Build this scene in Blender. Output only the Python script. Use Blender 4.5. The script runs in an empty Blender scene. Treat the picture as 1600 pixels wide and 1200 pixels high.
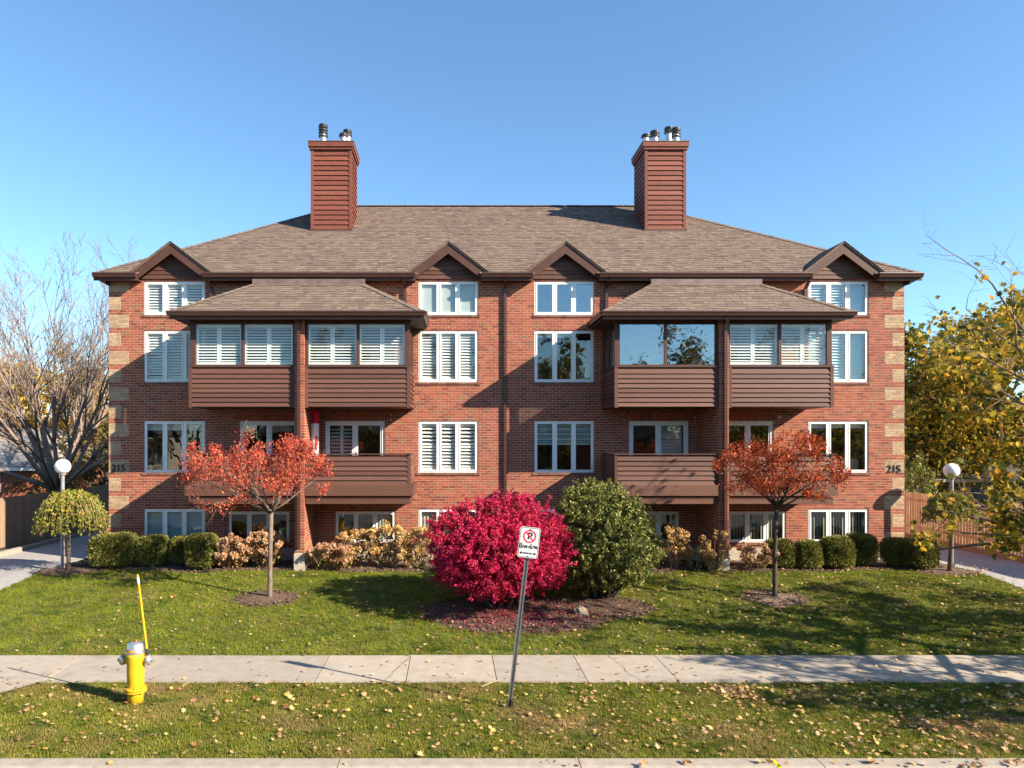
import bpy, math, random
import numpy as np
from mathutils import Vector, Matrix

rng = np.random.default_rng(215)
PI = math.pi
scene = bpy.context.scene
COL = scene.collection

# ------------------------------------------------------------------ camera, sky, sun, exposure
F, PX, PY, H = 1100.0, 705.0, 692.0, 4.06       # focal length (px of a 1600 frame), vanishing point, eye height
cam = bpy.data.cameras.new("camera"); cam_o = bpy.data.objects.new("camera", cam); COL.objects.link(cam_o)
cam.sensor_width = 36.0; cam.lens = F / 1600 * 36
cam.shift_x = (800 - PX) / 1600; cam.shift_y = (PY - 600) / 1600
cam.clip_start = 0.1; cam.clip_end = 2000
cam_o.location = (0, 0, H); cam_o.rotation_euler = (PI / 2, 0, 0)
scene.camera = cam_o

SUN_TO = Vector((3.09, -1.65, 2.0)).normalized()
world = bpy.data.worlds.new("World"); scene.world = world; world.use_nodes = True
wn = world.node_tree.nodes; wl = world.node_tree.links; wn.clear()
wo = wn.new("ShaderNodeOutputWorld"); wb = wn.new("ShaderNodeBackground"); ws = wn.new("ShaderNodeTexSky")
ws.sky_type = 'NISHITA'; ws.sun_disc = False
ws.sun_elevation = math.asin(SUN_TO.z); ws.sun_rotation = math.atan2(SUN_TO.x, SUN_TO.y)
ws.altitude = 0; ws.air_density = 1.0; ws.dust_density = 0.15; ws.ozone_density = 4.8
wb.inputs["Strength"].default_value = 0.094
wt = wn.new('ShaderNodeMix'); wt.data_type = 'RGBA'; wt.blend_type = 'MULTIPLY'; wt.inputs[0].default_value = 1.0; wt.inputs[7].default_value = (.92, 1.03, 1.0, 1)
wl.new(ws.outputs[0], wt.inputs[6]); wl.new(wt.outputs[2], wb.inputs[0]); wl.new(wb.outputs[0], wo.inputs[0])
sun = bpy.data.lights.new("sun", 'SUN'); sun.energy = 5.0; sun.angle = math.radians(0.5); sun.color = (1.0, 0.87, 0.69)
sun_o = bpy.data.objects.new("sun", sun); COL.objects.link(sun_o)
sun_o.rotation_euler = (-SUN_TO).to_track_quat('-Z', 'Y').to_euler(); sun_o.location = (20, -10, 20)
scene.view_settings.view_transform = 'Standard'; scene.view_settings.look = 'None'
scene.view_settings.exposure = 1.45; scene.view_settings.gamma = 1.0; scene.view_settings.use_curve_mapping = False
scene.cycles.max_bounces = 8; scene.cycles.transparent_max_bounces = 16
scene.cycles.caustics_reflective = False; scene.cycles.caustics_refractive = False

def X(u, Y): return (u - PX) / F * Y
def Z(v, Y): return H - (v - PY) / F * Y
def smooth(t): t = min(1, max(0, t)); return t * t * (3 - 2 * t)
def zg(Y): return 0.52 * (0.35 * smooth((Y - 13.4) / 6.0) + 0.65 * min(1, max(0, (Y - 13.4) / 6.0)))   # the lawn climbs to the house

# ------------------------------------------------------------------ materials
MATS = {}
def material(name, stops, rough=0.8, nscale=0, namt=0.0, bump=0.0, bscale=60, vary=True, spec=0.3, transl=0.0, metal=0.0, stretch=None, spots=None, patch=None):
    """stops: list of (pos, rgb) picked per piece (island + object) ; noise multiplies ; optional patch colour by large noise"""
    m = bpy.data.materials.new(name); m.use_nodes = True; nt = m.node_tree; N = nt.nodes; L = nt.links
    b = N["Principled BSDF"]; b.inputs["Roughness"].default_value = rough; b.inputs["Metallic"].default_value = metal
    b.inputs["Specular IOR Level"].default_value = spec
    geo = N.new("ShaderNodeNewGeometry")
    pos = geo.outputs["Position"]
    if stretch:
        mp = N.new("ShaderNodeMapping"); mp.inputs["Scale"].default_value = stretch; L.new(pos, mp.inputs[0]); pos = mp.outputs[0]
    if len(stops) == 1 or not vary:
        c = N.new("ShaderNodeRGB"); c.outputs[0].default_value = (*stops[0][1], 1); col = c.outputs[0]
    else:
        oi = N.new("ShaderNodeObjectInfo"); ad = N.new("ShaderNodeMath"); ad.operation = 'ADD'; fr = N.new("ShaderNodeMath"); fr.operation = 'FRACT'
        L.new(geo.outputs["Random Per Island"], ad.inputs[0]); L.new(oi.outputs["Random"], ad.inputs[1]); L.new(ad.outputs[0], fr.inputs[0])
        r = N.new("ShaderNodeValToRGB"); e = r.color_ramp.elements
        while len(e) < len(stops): e.new(0.5)
        for i, (p, cc) in enumerate(stops): e[i].position = p; e[i].color = (*cc, 1)
        L.new(fr.outputs[0], r.inputs[0]); col = r.outputs[0]
    def noise(scale, det=4):
        n = N.new("ShaderNodeTexNoise"); n.inputs["Scale"].default_value = scale; n.inputs["Detail"].default_value = det
        L.new(pos, n.inputs["Vector"]); return n.outputs["Fac"]
    def mix(kind, fac, a, bcol):
        x = N.new("ShaderNodeMix"); x.data_type = 'RGBA'; x.blend_type = kind
        if isinstance(fac, float): x.inputs[0].default_value = fac
        else: L.new(fac, x.inputs[0])
        for s, v in ((6, a), (7, bcol)):
            if isinstance(v, tuple): x.inputs[s].default_value = (*v, 1)
            else: L.new(v, x.inputs[s])
        return x.outputs[2]
    if patch:
        for (pc, ps, lo, hi) in patch:
            rr = N.new("ShaderNodeMapRange"); rr.inputs[1].default_value = lo; rr.inputs[2].default_value = hi
            L.new(noise(ps, 5), rr.inputs[0]); col = mix('MIX', rr.outputs[0], col, pc)
    if nscale:
        rr = N.new("ShaderNodeMapRange"); rr.inputs[1].default_value = 0.3; rr.inputs[2].default_value = 0.7
        rr.inputs[3].default_value = 1 - namt; rr.inputs[4].default_value = 1 + namt
        L.new(noise(nscale, 6), rr.inputs[0])
        cb = N.new("ShaderNodeCombineColor"); [L.new(rr.outputs[0], cb.inputs[i]) for i in range(3)]
        col = mix('MULTIPLY', 1.0, col, cb.outputs[0])
    if spots:
        sc, ss, th = spots
        rr = N.new("ShaderNodeMapRange"); rr.inputs[1].default_value = th; rr.inputs[2].default_value = th + 0.05
        L.new(noise(ss, 1), rr.inputs[0]); col = mix('MIX', rr.outputs[0], col, sc)
    L.new(col, b.inputs["Base Color"])
    if bump:
        bp = N.new("ShaderNodeBump"); bp.inputs["Strength"].default_value = bump; bp.inputs["Distance"].default_value = 0.02
        L.new(noise(bscale, 5), bp.inputs["Height"]); L.new(bp.outputs[0], b.inputs["Normal"])
    if transl:
        t = N.new("ShaderNodeBsdfTranslucent"); L.new(col, t.inputs[0]); ms = N.new("ShaderNodeMixShader"); ms.inputs[0].default_value = transl
        L.new(b.outputs[0], ms.inputs[1]); L.new(t.outputs[0], ms.inputs[2]); L.new(ms.outputs[0], N["Material Output"].inputs[0])
    MATS[name] = m; return m

def glass_mat(name, refl, tint=(0.9, 0.95, 0.95)):
    m = bpy.data.materials.new(name); m.use_nodes = True; nt = m.node_tree; N = nt.nodes; L = nt.links
    N.remove(N["Principled BSDF"])
    t = N.new("ShaderNodeBsdfTransparent"); t.inputs[0].default_value = (*tint, 1)
    g = N.new("ShaderNodeBsdfGlossy"); g.inputs["Roughness"].default_value = 0.012; g.inputs[0].default_value = (0.95, 0.98, 1, 1)
    geo = N.new("ShaderNodeNewGeometry"); no = N.new("ShaderNodeTexNoise"); no.inputs["Scale"].default_value = 1.6
    L.new(geo.outputs["Position"], no.inputs["Vector"]); bp = N.new("ShaderNodeBump"); bp.inputs["Strength"].default_value = 0.05; bp.inputs["Distance"].default_value = 0.05
    L.new(no.outputs[0], bp.inputs["Height"]); L.new(bp.outputs[0], g.inputs["Normal"])
    vm = N.new("ShaderNodeVectorMath"); vm.operation = 'DOT_PRODUCT'; L.new(geo.outputs["Incoming"], vm.inputs[0]); L.new(geo.outputs["Normal"], vm.inputs[1])
    def mth(op, a_, b_=None):
        q = N.new("ShaderNodeMath"); q.operation = op
        for i_, v_ in enumerate((a_, b_)):
            if v_ is None: continue
            if isinstance(v_, (int, float)): q.inputs[i_].default_value = v_
            else: L.new(v_, q.inputs[i_])
        return q.outputs[0]
    f0 = .04 + refl; fr = mth('ADD', mth('MULTIPLY', mth('POWER', mth('SUBTRACT', 1.0, mth('ABSOLUTE', vm.outputs["Value"])), 5.0), 1 - f0), f0)
    mx = N.new("ShaderNodeMixShader"); L.new(fr, mx.inputs[0]); L.new(t.outputs[0], mx.inputs[1]); L.new(g.outputs[0], mx.inputs[2])
    L.new(mx.outputs[0], N["Material Output"].inputs[0]); MATS[name] = m; return m

material('brick', [(0, (.165, .046, .034)), (.2, (.24, .063, .040)), (.5, (.295, .080, .046)), (.75, (.335, .098, .052)), (.88, (.25, .082, .045)), (.95, (.24, .125, .060)), (1, (.17, .085, .05))], .85, 9, .12, .25, 90, patch=[((.17, .05, .036), .45, .5, 1.1), ((.36, .20, .14), .8, .62, 1.5)])
material('tan_brick', [(0, (.30, .205, .125)), (.4, (.38, .265, .165)), (.8, (.43, .305, .19)), (1, (.32, .19, .11))], .9, 11, .16, .3, 80)
material('sill_brick', [(0, (.13, .062, .045)), (.5, (.19, .085, .06)), (1, (.24, .12, .085))], .85, 9, .12, .25, 90)
material('mortar', [(0, (.56, .41, .30))], .95, 14, .15, .2, 120)
material('shingle', [(0, (.112, .080, .064)), (.2, (.140, .101, .080)), (.45, (.160, .116, .090)), (.7, (.180, .131, .101)), (.88, (.146, .109, .089)), (1, (.202, .150, .114))], .95, 30, .2, .4, 160)
material('roof_felt', [(0, (.15, .115, .09))], .95, 6, .3, .3, 40)
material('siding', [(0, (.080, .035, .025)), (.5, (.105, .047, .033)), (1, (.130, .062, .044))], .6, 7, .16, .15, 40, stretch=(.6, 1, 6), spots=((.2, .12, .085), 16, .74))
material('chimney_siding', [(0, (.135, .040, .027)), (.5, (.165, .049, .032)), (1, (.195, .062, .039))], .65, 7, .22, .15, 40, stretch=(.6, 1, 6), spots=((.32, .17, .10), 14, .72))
material('trim', [(0, (.078, .035, .026))], .5, 5, .12)
material('metal_brown', [(0, (.062, .028, .022))], .35, 4, .12, spec=.5)
material('flashing', [(0, (.15, .105, .092))], .45, 5, .25, .1, 6, spec=.5)
material('soffit', [(0, (.07, .038, .03))], .7, 3, .1)
material('white_vinyl', [(0, (.80, .79, .76))], .35, 3, .04, spec=.5)
material('white_wood', [(0, (.78, .77, .74)), (1, (.84, .83, .80))], .45, 3, .03)
material('blind_white', [(0, (.72, .70, .65)), (1, (.8, .78, .73))], .8, 4, .06, transl=.3)
material('blind_blue', [(0, (.46, .56, .60))], .8, 2, .08, transl=.2)
material('curtain', [(0, (.50, .44, .34)), (1, (.62, .55, .43))], .9, 3, .12, transl=.25)
material('vertical_blind', [(0, (.34, .31, .26)), (.5, (.42, .38, .32)), (1, (.48, .44, .38))], .8, 3, .08, transl=.2)
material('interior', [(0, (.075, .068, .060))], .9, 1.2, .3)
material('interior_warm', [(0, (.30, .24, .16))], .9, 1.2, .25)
material('furniture', [(0, (.42, .36, .31))], .9, 5, .1)
material('concrete', [(0, (.315, .272, .222)), (.5, (.34, .293, .238)), (1, (.365, .315, .255))], .9, 5, .10, .2, 90, patch=[((.26, .225, .185), 1.3, .55, .8)])
material('kerb_concrete', [(0, (.30, .26, .215)), (1, (.34, .295, .245))], .9, 6, .14, .3, 60)
material('foundation', [(0, (.40, .35, .29))], .95, 4, .2, .3, 50)
material('joint_dirt', [(0, (.06, .05, .035))], 1, 8, .3)
material('drive', [(0, (.33, .31, .30))], .9, 8, .12, .3, 80, patch=[((.25, .24, .235), .5, .5, .75)])
material('asphalt', [(0, (.055, .055, .056))], .9, 40, .3, .3, 120)
material('yellow_paint', [(0, (.78, .55, .01))], .6, 30, .2)
material('soil', [(0, (.055, .040, .026))], 1, 12, .35, .7, 30, patch=[((.05, .07, .018), .9, .45, .6)])
material('turf', [(0, (.085, .095, .025))], 1, 30, .35, .8, 60, patch=[((.14, .115, .04), .7, .52, .72)])
material('grass', [(0, (.105, .155, .012)), (.4, (.175, .22, .018)), (.75, (.24, .26, .024)), (1, (.40, .33, .08))], .7, 1.4, .22, 0, 1, spec=.15, transl=.35, patch=[((.28, .215, .07), .75, .55, .78), ((.065, .115, .012), 2.3, .52, .72)])
material('grass_worn', [(0, (.105, .145, .012)), (.35, (.17, .20, .02)), (.7, (.25, .25, .03)), (1, (.44, .33, .11))], .7, 1.4, .22, 0, 1, spec=.15, transl=.35, patch=[((.36, .245, .11), .55, .50, .68), ((.065, .115, .012), 2.3, .52, .72)])
material('mulch', [(0, (.075, .045, .03)), (.5, (.11, .07, .047)), (.85, (.15, .10, .07)), (1, (.27, .19, .12))], 1, 14, .35, .8, 40)
material('bark_grey', [(0, (.17, .125, .095))], .95, 8, .3, .6, 30, stretch=(4, 4, 1))
material('bark_dark', [(0, (.070, .052, .042))], .95, 8, .3, .6, 30, stretch=(4, 4, 1))
material('bark_bare', [(0, (.25, .185, .15))], .95, 4, .25, .4, 20)
material('twig', [(0, (.30, .23, .16))], .9, 8, .2)
def foliage(name, stops, tr=.3, namt=.2, nsc=1.5): material(name, stops, .6, nsc, namt, 0, 1, spec=.2, transl=tr)
foliage('burning_leaf', [(0, (.26, .006, .032)), (.3, (.44, .010, .056)), (.65, (.62, .020, .10)), (.88, (.72, .06, .16)), (.94, (.34, .03, .05)), (1, (.28, .12, .035))], .25)
foliage('holly_leaf', [(0, (.060, .085, .016)), (.35, (.12, .15, .03)), (.65, (.22, .23, .055)), (.9, (.38, .35, .11)), (1, (.5, .43, .18))], .25)
foliage('red_leaf', [(0, (.27, .032, .025)), (.3, (.43, .058, .040)), (.65, (.54, .095, .058)), (.9, (.60, .18, .09)), (1, (.42, .20, .05))], .3)
foliage('orange_leaf', [(0, (.28, .032, .016)), (.35, (.46, .060, .024)), (.7, (.55, .105, .032)), (.9, (.58, .20, .04)), (1, (.26, .12, .03))], .3)
foliage('hedge_leaf', [(0, (.085, .105, .02)), (.4, (.16, .175, .035)), (.75, (.25, .235, .06)), (1, (.34, .25, .09))], .2)
foliage('weeping_leaf', [(0, (.14, .17, .02)), (.4, (.24, .25, .035)), (.75, (.34, .31, .05)), (1, (.36, .20, .05))], .35)
foliage('maple_leaf', [(0, (.06, .08, .012)), (.25, (.14, .14, .018)), (.5, (.32, .24, .028)), (.8, (.58, .39, .035)), (1, (.56, .28, .03))], .4)
foliage('gold_leaf', [(0, (.30, .19, .03)), (.4, (.46, .30, .045)), (.8, (.58, .38, .06)), (1, (.26, .21, .04))], .4, .25, .5)
foliage('green_leaf', [(0, (.045, .060, .011)), (.35, (.10, .11, .017)), (.65, (.26, .20, .028)), (1, (.58, .39, .035))], .3, .3, .5)
foliage('maple_gold', [(0, (.10, .10, .015)), (.25, (.24, .19, .025)), (.6, (.50, .34, .035)), (.9, (.66, .45, .045)), (1, (.50, .26, .03))], .4, .3, .6)
foliage('brown_leaf', [(0, (.12, .085, .03)), (.5, (.20, .145, .045)), (1, (.10, .10, .03))], .3, .3, .5)
foliage('hydrangea_flower', [(0, (.44, .23, .13)), (.35, (.54, .32, .18)), (.7, (.62, .42, .24)), (.9, (.56, .28, .19)), (1, (.68, .54, .32))], .3)
foliage('hydrangea_gold', [(0, (.48, .29, .11)), (.35, (.58, .38, .14)), (.7, (.64, .47, .20)), (.9, (.57, .31, .17)), (1, (.70, .56, .28))], .3)
foliage('hydrangea_leaf', [(0, (.22, .10, .035)), (.4, (.32, .19, .045)), (.75, (.24, .22, .05)), (1, (.40, .12, .07))], .3)
foliage('fallen_leaf', [(0, (.24, .11, .05)), (.35, (.42, .24, .11)), (.7, (.55, .37, .20)), (.9, (.58, .40, .10)), (1, (.22, .10, .05))], .15, .1, 6)
foliage('fallen_red', [(0, (.22, .02, .05)), (.5, (.34, .04, .085)), (1, (.30, .12, .10))], .1)
material('hydrant_yellow', [(0, (.60, .36, .012))], .45, 9, .12, .1, 30, spec=.4, patch=[((.46, .27, .03), 7, .56, .75), ((.22, .12, .03), 23, .68, .76)])
material('silver', [(0, (.55, .55, .56))], .38, 9, .12, metal=.75, spec=.5)
material('galvanised', [(0, (.36, .37, .39))], .35, 20, .15, metal=.8, spec=.5)
material('dark_metal', [(0, (.03, .03, .032))], .45, 8, .2, spec=.5)
material('rust_metal', [(0, (.24, .10, .05))], .7, 20, .3)
material('sign_white', [(0, (.60, .61, .63))], .4, 8, .04, spec=.5)
material('sign_black', [(0, (.015, .015, .018))], .5)
material('sign_red', [(0, (.62, .02, .045))], .45)
material('orange_sticker', [(0, (.75, .30, .03))], .5, 60, .3)
material('globe', [(0, (.85, .85, .84))], .25, 2, .03, spec=.5)
material('pole_grey', [(0, (.24, .235, .25))], .4, 5, .15, spec=.5)
material('fence_shade', [(0, (.24, .155, .105)), (.5, (.29, .19, .13)), (1, (.33, .22, .155))], .9, 6, .15, .3, 30, stretch=(3, 3, .5))  # wood colour carries the shade that the left fence stands in
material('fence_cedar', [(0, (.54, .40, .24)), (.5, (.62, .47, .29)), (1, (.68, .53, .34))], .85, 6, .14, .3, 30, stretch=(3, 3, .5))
material('timber', [(0, (.25, .16, .10)), (1, (.31, .2, .125))], .9, 6, .2, .3, 20)
material('light_box', [(0, (.55, .52, .48))], .5, 6, .1)
material('light_box_brown', [(0, (.33, .17, .09))], .5, 6, .1)
material('number', [(0, (.045, .03, .022))], .5)
material('flag_red', [(0, (.62, .015, .03))], .8, 4, .08, transl=.2)
material('flag_white', [(0, (.80, .79, .78))], .8, 4, .05, transl=.2)
material('dark_roof', [(0, (.07, .067, .07)), (1, (.10, .095, .095))], .95, 20, .3, .4, 60)
material('grey_roof', [(0, (.20, .185, .18)), (1, (.26, .24, .23))], .95, 10, .25, .4, 60)
material('house_brick', [(0, (.36, .12, .065)), (1, (.30, .10, .06))], .9, 12, .3, .3, 40)
material('house_tan', [(0, (.42, .35, .27))], .9, 6, .1)
material('stone', [(0, (.26, .21, .155))], .95, 8, .3, .5, 20)
glass_mat('glass', 0.04); glass_mat('glass_clear', 0.01); glass_mat('glass_mirror', 0.15, (.75, .82, .84)); glass_mat('glass_dim', 0.0, (.95, .97, .96))

# ------------------------------------------------------------------ mesh helpers
WORLD = {}                                   # world position of every object (parents are never rotated)
def link(o, parent=None, loc=(0, 0, 0)):
    COL.objects.link(o); loc = Vector(loc); WORLD[o.name] = loc
    if parent is not None:
        o.parent = parent; o.location = loc - WORLD[parent.name]
    else: o.location = loc
    return o
def tag(o, label=None, cat=None, group=None, kind=None):
    if label: o['label'] = label
    if cat: o['category'] = cat
    if group: o['group'] = group
    if kind: o['kind'] = kind
    return o
def thing(name, loc, label, cat, group=None):
    return tag(link(bpy.data.objects.new(name, None), None, loc), label, cat, group)

class MB:
    def __init__(s): s.v = []; s.f = []; s.n = 0
    def add(s, verts, faces):
        s.v.append(np.asarray(verts, float).reshape(-1, 3)); n = s.n
        s.f.extend([tuple(i + n for i in f) for f in faces]); s.n += len(s.v[-1]); return s
    def box(s, x0, x1, y0, y1, z0, z1):
        return s.add([(x0, y0, z0), (x1, y0, z0), (x1, y1, z0), (x0, y1, z0), (x0, y0, z1), (x1, y0, z1), (x1, y1, z1), (x0, y1, z1)],
                     [(0, 3, 2, 1), (4, 5, 6, 7), (0, 1, 5, 4), (1, 2, 6, 5), (2, 3, 7, 6), (3, 0, 4, 7)])
    def prism(s, poly, y0, y1):               # outline in x,z pushed along y
        n = len(poly); v = [(p[0], y0, p[1]) for p in poly] + [(p[0], y1, p[1]) for p in poly]
        return s.add(v, [tuple(range(n)), tuple(range(2 * n - 1, n - 1, -1))] + [(i, i + n, (i + 1) % n + n, (i + 1) % n) for i in range(n)])
    def extrude_x(s, prof, x0, x1):           # outline in y,z pushed along x
        n = len(prof); v = [(x0, p[0], p[1]) for p in prof] + [(x1, p[0], p[1]) for p in prof]
        return s.add(v, [tuple(range(n - 1, -1, -1)), tuple(range(n, 2 * n))] + [(i, (i + 1) % n, (i + 1) % n + n, i + n) for i in range(n)])
    def extrude_y(s, prof, y0, y1):           # outline in x,z pushed along y
        return s.prism(prof, y0, y1)
    def lathe(s, prof, c=(0, 0, 0), n=16, axis='z'):
        v = []
        for (r, h) in prof:
            for k in range(n):
                a = 2 * PI * k / n; p = (r * math.cos(a), r * math.sin(a), h)
                if axis == 'x': p = (p[2], p[0], p[1])
                if axis == 'y': p = (p[0], p[2], p[1])
                v.append((p[0] + c[0], p[1] + c[1], p[2] + c[2]))
        f = [(i * n + k, i * n + (k + 1) % n, (i + 1) * n + (k + 1) % n, (i + 1) * n + k) for i in range(len(prof) - 1) for k in range(n)]
        f += [tuple(range(n - 1, -1, -1)), tuple(range((len(prof) - 1) * n, len(prof) * n))]
        return s.add(v, f)
    def tube(s, pts, rad, n=6):
        pts = [Vector(p) for p in pts]; k = len(pts); v = []
        d0 = (pts[-1] - pts[0]).normalized(); ref = Vector((0, 0, 1)) if abs(d0.z) < .9 else Vector((1, 0, 0))
        for i, p in enumerate(pts):
            d = (pts[min(i + 1, k - 1)] - pts[max(i - 1, 0)]).normalized()
            a = d.cross(ref); a = a.normalized() if a.length > 1e-5 else Vector((1, 0, 0)); b = d.cross(a); r = rad[i]
            for j in range(n):
                t = 2 * PI * j / n; q = p + (a * math.cos(t) + b * math.sin(t)) * r; v.append((q.x, q.y, q.z))
        f = [(i * n + j, i * n + (j + 1) % n, (i + 1) * n + (j + 1) % n, (i + 1) * n + j) for i in range(k - 1) for j in range(n)]
        f.append(tuple(range((k - 1) * n, k * n))); f.append(tuple(range(n - 1, -1, -1)))
        return s.add(v, f)
    def build(s, name, mat, parent=None, origin=None, smooth=False):
        v = np.concatenate(s.v)
        if origin is None:
            origin = (v.min(0) + v.max(0)) / 2; origin[2] = v[:, 2].min()
        me = bpy.data.meshes.new(name); me.from_pydata((v - np.array(origin)).tolist(), [], s.f); me.update()
        me.materials.append(MATS[mat])
        if smooth: me.polygons.foreach_set("use_smooth", [True] * len(me.polygons))
        return link(bpy.data.objects.new(name, me), parent, origin)

def quads_mesh(name, V, k, mat, parent=None, origin=(0, 0, 0)):
    """V: (n, k, 3) array of n separate k-gons -> one mesh, quickly"""
    n = len(V); V = V - np.array(origin); me = bpy.data.meshes.new(name)
    me.vertices.add(n * k); me.vertices.foreach_set("co", V.reshape(-1).astype(np.float32))
    me.loops.add(n * k); me.loops.foreach_set("vertex_index", np.arange(n * k, dtype=np.int32))
    me.polygons.add(n); me.polygons.foreach_set("loop_start", np.arange(0, n * k, k, dtype=np.int32))
    me.polygons.foreach_set('use_smooth', np.zeros(len(me.polygons), bool)); me.update(calc_edges=True); me.materials.append(MATS[mat])
    return link(bpy.data.objects.new(name, me), parent, origin)
BF = np.array([(0, 3, 2, 1), (4, 5, 6, 7), (0, 1, 5, 4), (1, 2, 6, 5), (2, 3, 7, 6), (3, 0, 4, 7)])
def boxes_mesh(name, V8, mat, parent=None, origin=(0, 0, 0)):
    """V8: (n, 8, 3) corners of n boxes -> one mesh"""
    n = len(V8); V = np.asarray(V8, float) - np.array(origin); me = bpy.data.meshes.new(name)
    me.vertices.add(n * 8); me.vertices.foreach_set("co", V.reshape(-1).astype(np.float32))
    idx = (BF[None] + 8 * np.arange(n)[:, None, None]).reshape(-1)
    me.loops.add(n * 24); me.loops.foreach_set("vertex_index", idx.astype(np.int32))
    me.polygons.add(n * 6); me.polygons.foreach_set("loop_start", np.arange(0, n * 24, 4, dtype=np.int32))
    me.polygons.foreach_set('use_smooth', np.zeros(len(me.polygons), bool)); me.update(calc_edges=True); me.materials.append(MATS[mat])
    return link(bpy.data.objects.new(name, me), parent, origin)
def corners(x0, x1, y0, y1, z0, z1):
    return [(x0, y0, z0), (x1, y0, z0), (x1, y1, z0), (x0, y1, z0), (x0, y0, z1), (x1, y0, z1), (x1, y1, z1), (x0, y1, z1)]
CACHE = {}
def piece(name, dims, center, mat, parent, rot=(0, 0, 0), bevel=0.0):
    """one plain box-like piece; alike pieces share mesh data"""
    key = (tuple(round(d, 3) for d in dims), mat, bevel)
    me = CACHE.get(key)
    if me is None:
        b = MB(); x, y, z = (d / 2 for d in dims)
        if bevel:                              # chamfer the front (-y) edges
            c = bevel
            b.add([(-x, -y + c, -z), (x, -y + c, -z), (x, -y + c, z), (-x, -y + c, z), (-x + c, -y, -z + c), (x - c, -y, -z + c), (x - c, -y, z - c), (-x + c, -y, z - c),
                   (-x, y, -z), (x, y, -z), (x, y, z), (-x, y, z)],
                  [(4, 5, 6, 7), (0, 1, 5, 4), (1, 2, 6, 5), (2, 3, 7, 6), (3, 0, 4, 7), (8, 9, 1, 0), (9, 10, 2, 1), (10, 11, 3, 2), (11, 8, 0, 3), (11, 10, 9, 8)])
        else: b.box(-x, x, -y, y, -z, z)
        me = bpy.data.meshes.new(name); me.from_pydata(np.concatenate(b.v).tolist(), [], b.f); me.update(); me.materials.append(MATS[mat]); CACHE[key] = me
    o = bpy.data.objects.new(name, me); link(o, parent, center); o.rotation_euler = rot; return o
def text_mesh(name, body, size, mat, parent, loc, rot=(PI / 2, 0, 0), extrude=.004, offset=0.0, xscale=1.0):
    cu = bpy.data.curves.new(name, 'FONT'); cu.body = body; cu.size = size; cu.align_x = 'CENTER'; cu.align_y = 'CENTER'; cu.extrude = extrude; cu.offset = offset
    cu.resolution_u = 3
    o = bpy.data.objects.new(name, cu); COL.objects.link(o)
    me = bpy.data.meshes.new_from_object(o.evaluated_get(bpy.context.evaluated_depsgraph_get())); bpy.data.objects.remove(o)
    me.materials.clear(); me.materials.append(MATS[mat])
    o = bpy.data.objects.new(name, me); link(o, parent, loc); o.rotation_euler = rot; o.scale = (xscale, 1, 1); return o

# ------------------------------------------------------------------ the setting: ground, road, kerb, pavement, lawns, drives
DX0, DX1 = -11.3, 14.45                      # lawn edges along the two drives
def sheet(name, xs, ys, zf, mat, keep=None):
    nx, ny = len(xs), len(ys); v = [(x, y, zf(x, y)) for y in ys for x in xs]
    f = [(j * nx + i, j * nx + i + 1, (j + 1) * nx + i + 1, (j + 1) * nx + i) for j in range(ny - 1) for i in range(nx - 1)
         if keep is None or keep((xs[i] + xs[i + 1]) / 2, (ys[j] + ys[j + 1]) / 2)]
    b = MB(); b.add(v, f); o = b.build(name, mat, None, (0, 0, 0), True); tag(o, kind='structure'); return o
def wav(x, y): return .012 * math.sin(1.3 * x + .4 * y) * math.sin(.9 * y - .3 * x) + .006 * math.sin(3.1 * x) * math.cos(2.7 * y)
gy = [-500, -60, 7.8, 8.0, 8.6, 9.2, 13.3] + list(np.linspace(13.5, 19.5, 9)) + [26, 60, 150, 900]
def ground_z(x, y): return -.26 if y < 8.1 else (-.2 if y < 9.3 else zg(y) - .12)
sheet('ground', [-900, -200, -60, -20, 0, 20, 60, 200, 900], gy, ground_z, 'soil')
sheet('road', [-300, 300], [-1.5, 8.62], lambda x, y: -.13, 'asphalt')
b = MB(); b.box(-60, 60, 8.30, 8.72, -.3, -.122); tag(b.build('gutter_pan', 'kerb_concrete'), kind='structure')
kerb = thing('kerb', (0, 8.9, -.13), None, None); kerb['kind'] = 'structure'
kx = X(155, 8.95)
for k in range(-10, 14):
    x0 = kx + k * 3.05
    b = MB(); b.extrude_x([(8.72, -.13), (8.80, .0), (8.83, .012), (9.03, .015), (9.05, .005), (9.05, -.13)], x0 + .006, x0 + 3.044); b.build('kerb_stone', 'kerb_concrete', kerb)
b = MB(); b.add([(x, y, z) for (y, z) in ((8.785, -.02), (8.80, .004), (8.83, .016), (9.0, .0185)) for x in (X(1209, 8.9), X(1215, 8.9))], [(0, 1, 3, 2), (2, 3, 5, 4), (4, 5, 7, 6)])
b.build('paint_mark', 'yellow_paint', kerb)
walk = MB(); walk.box(-40, 40, 11.9, 13.4, -.1, .0); walk = walk.build('sidewalk', 'joint_dirt'); tag(walk, kind='structure')
r2 = random.Random(4)
for k in range(-16, 22):
    x0 = .776 + 1.545 * k
    b = MB(); dz = r2.uniform(-.004, .006); g = .007
    b.add([(x0 + g, 11.90, -.05), (x0 + 1.545 - g, 11.90, -.05), (x0 + 1.545 - g, 13.4, -.05), (x0 + g, 13.4, -.05),
           (x0 + g, 11.90, .012 + dz), (x0 + 1.545 - g, 11.90, .012 + dz), (x0 + 1.545 - g, 13.4, .018 + dz), (x0 + g, 13.4, .018 + dz)], BF.tolist())
    b.build('slab', 'concrete', walk)
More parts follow.
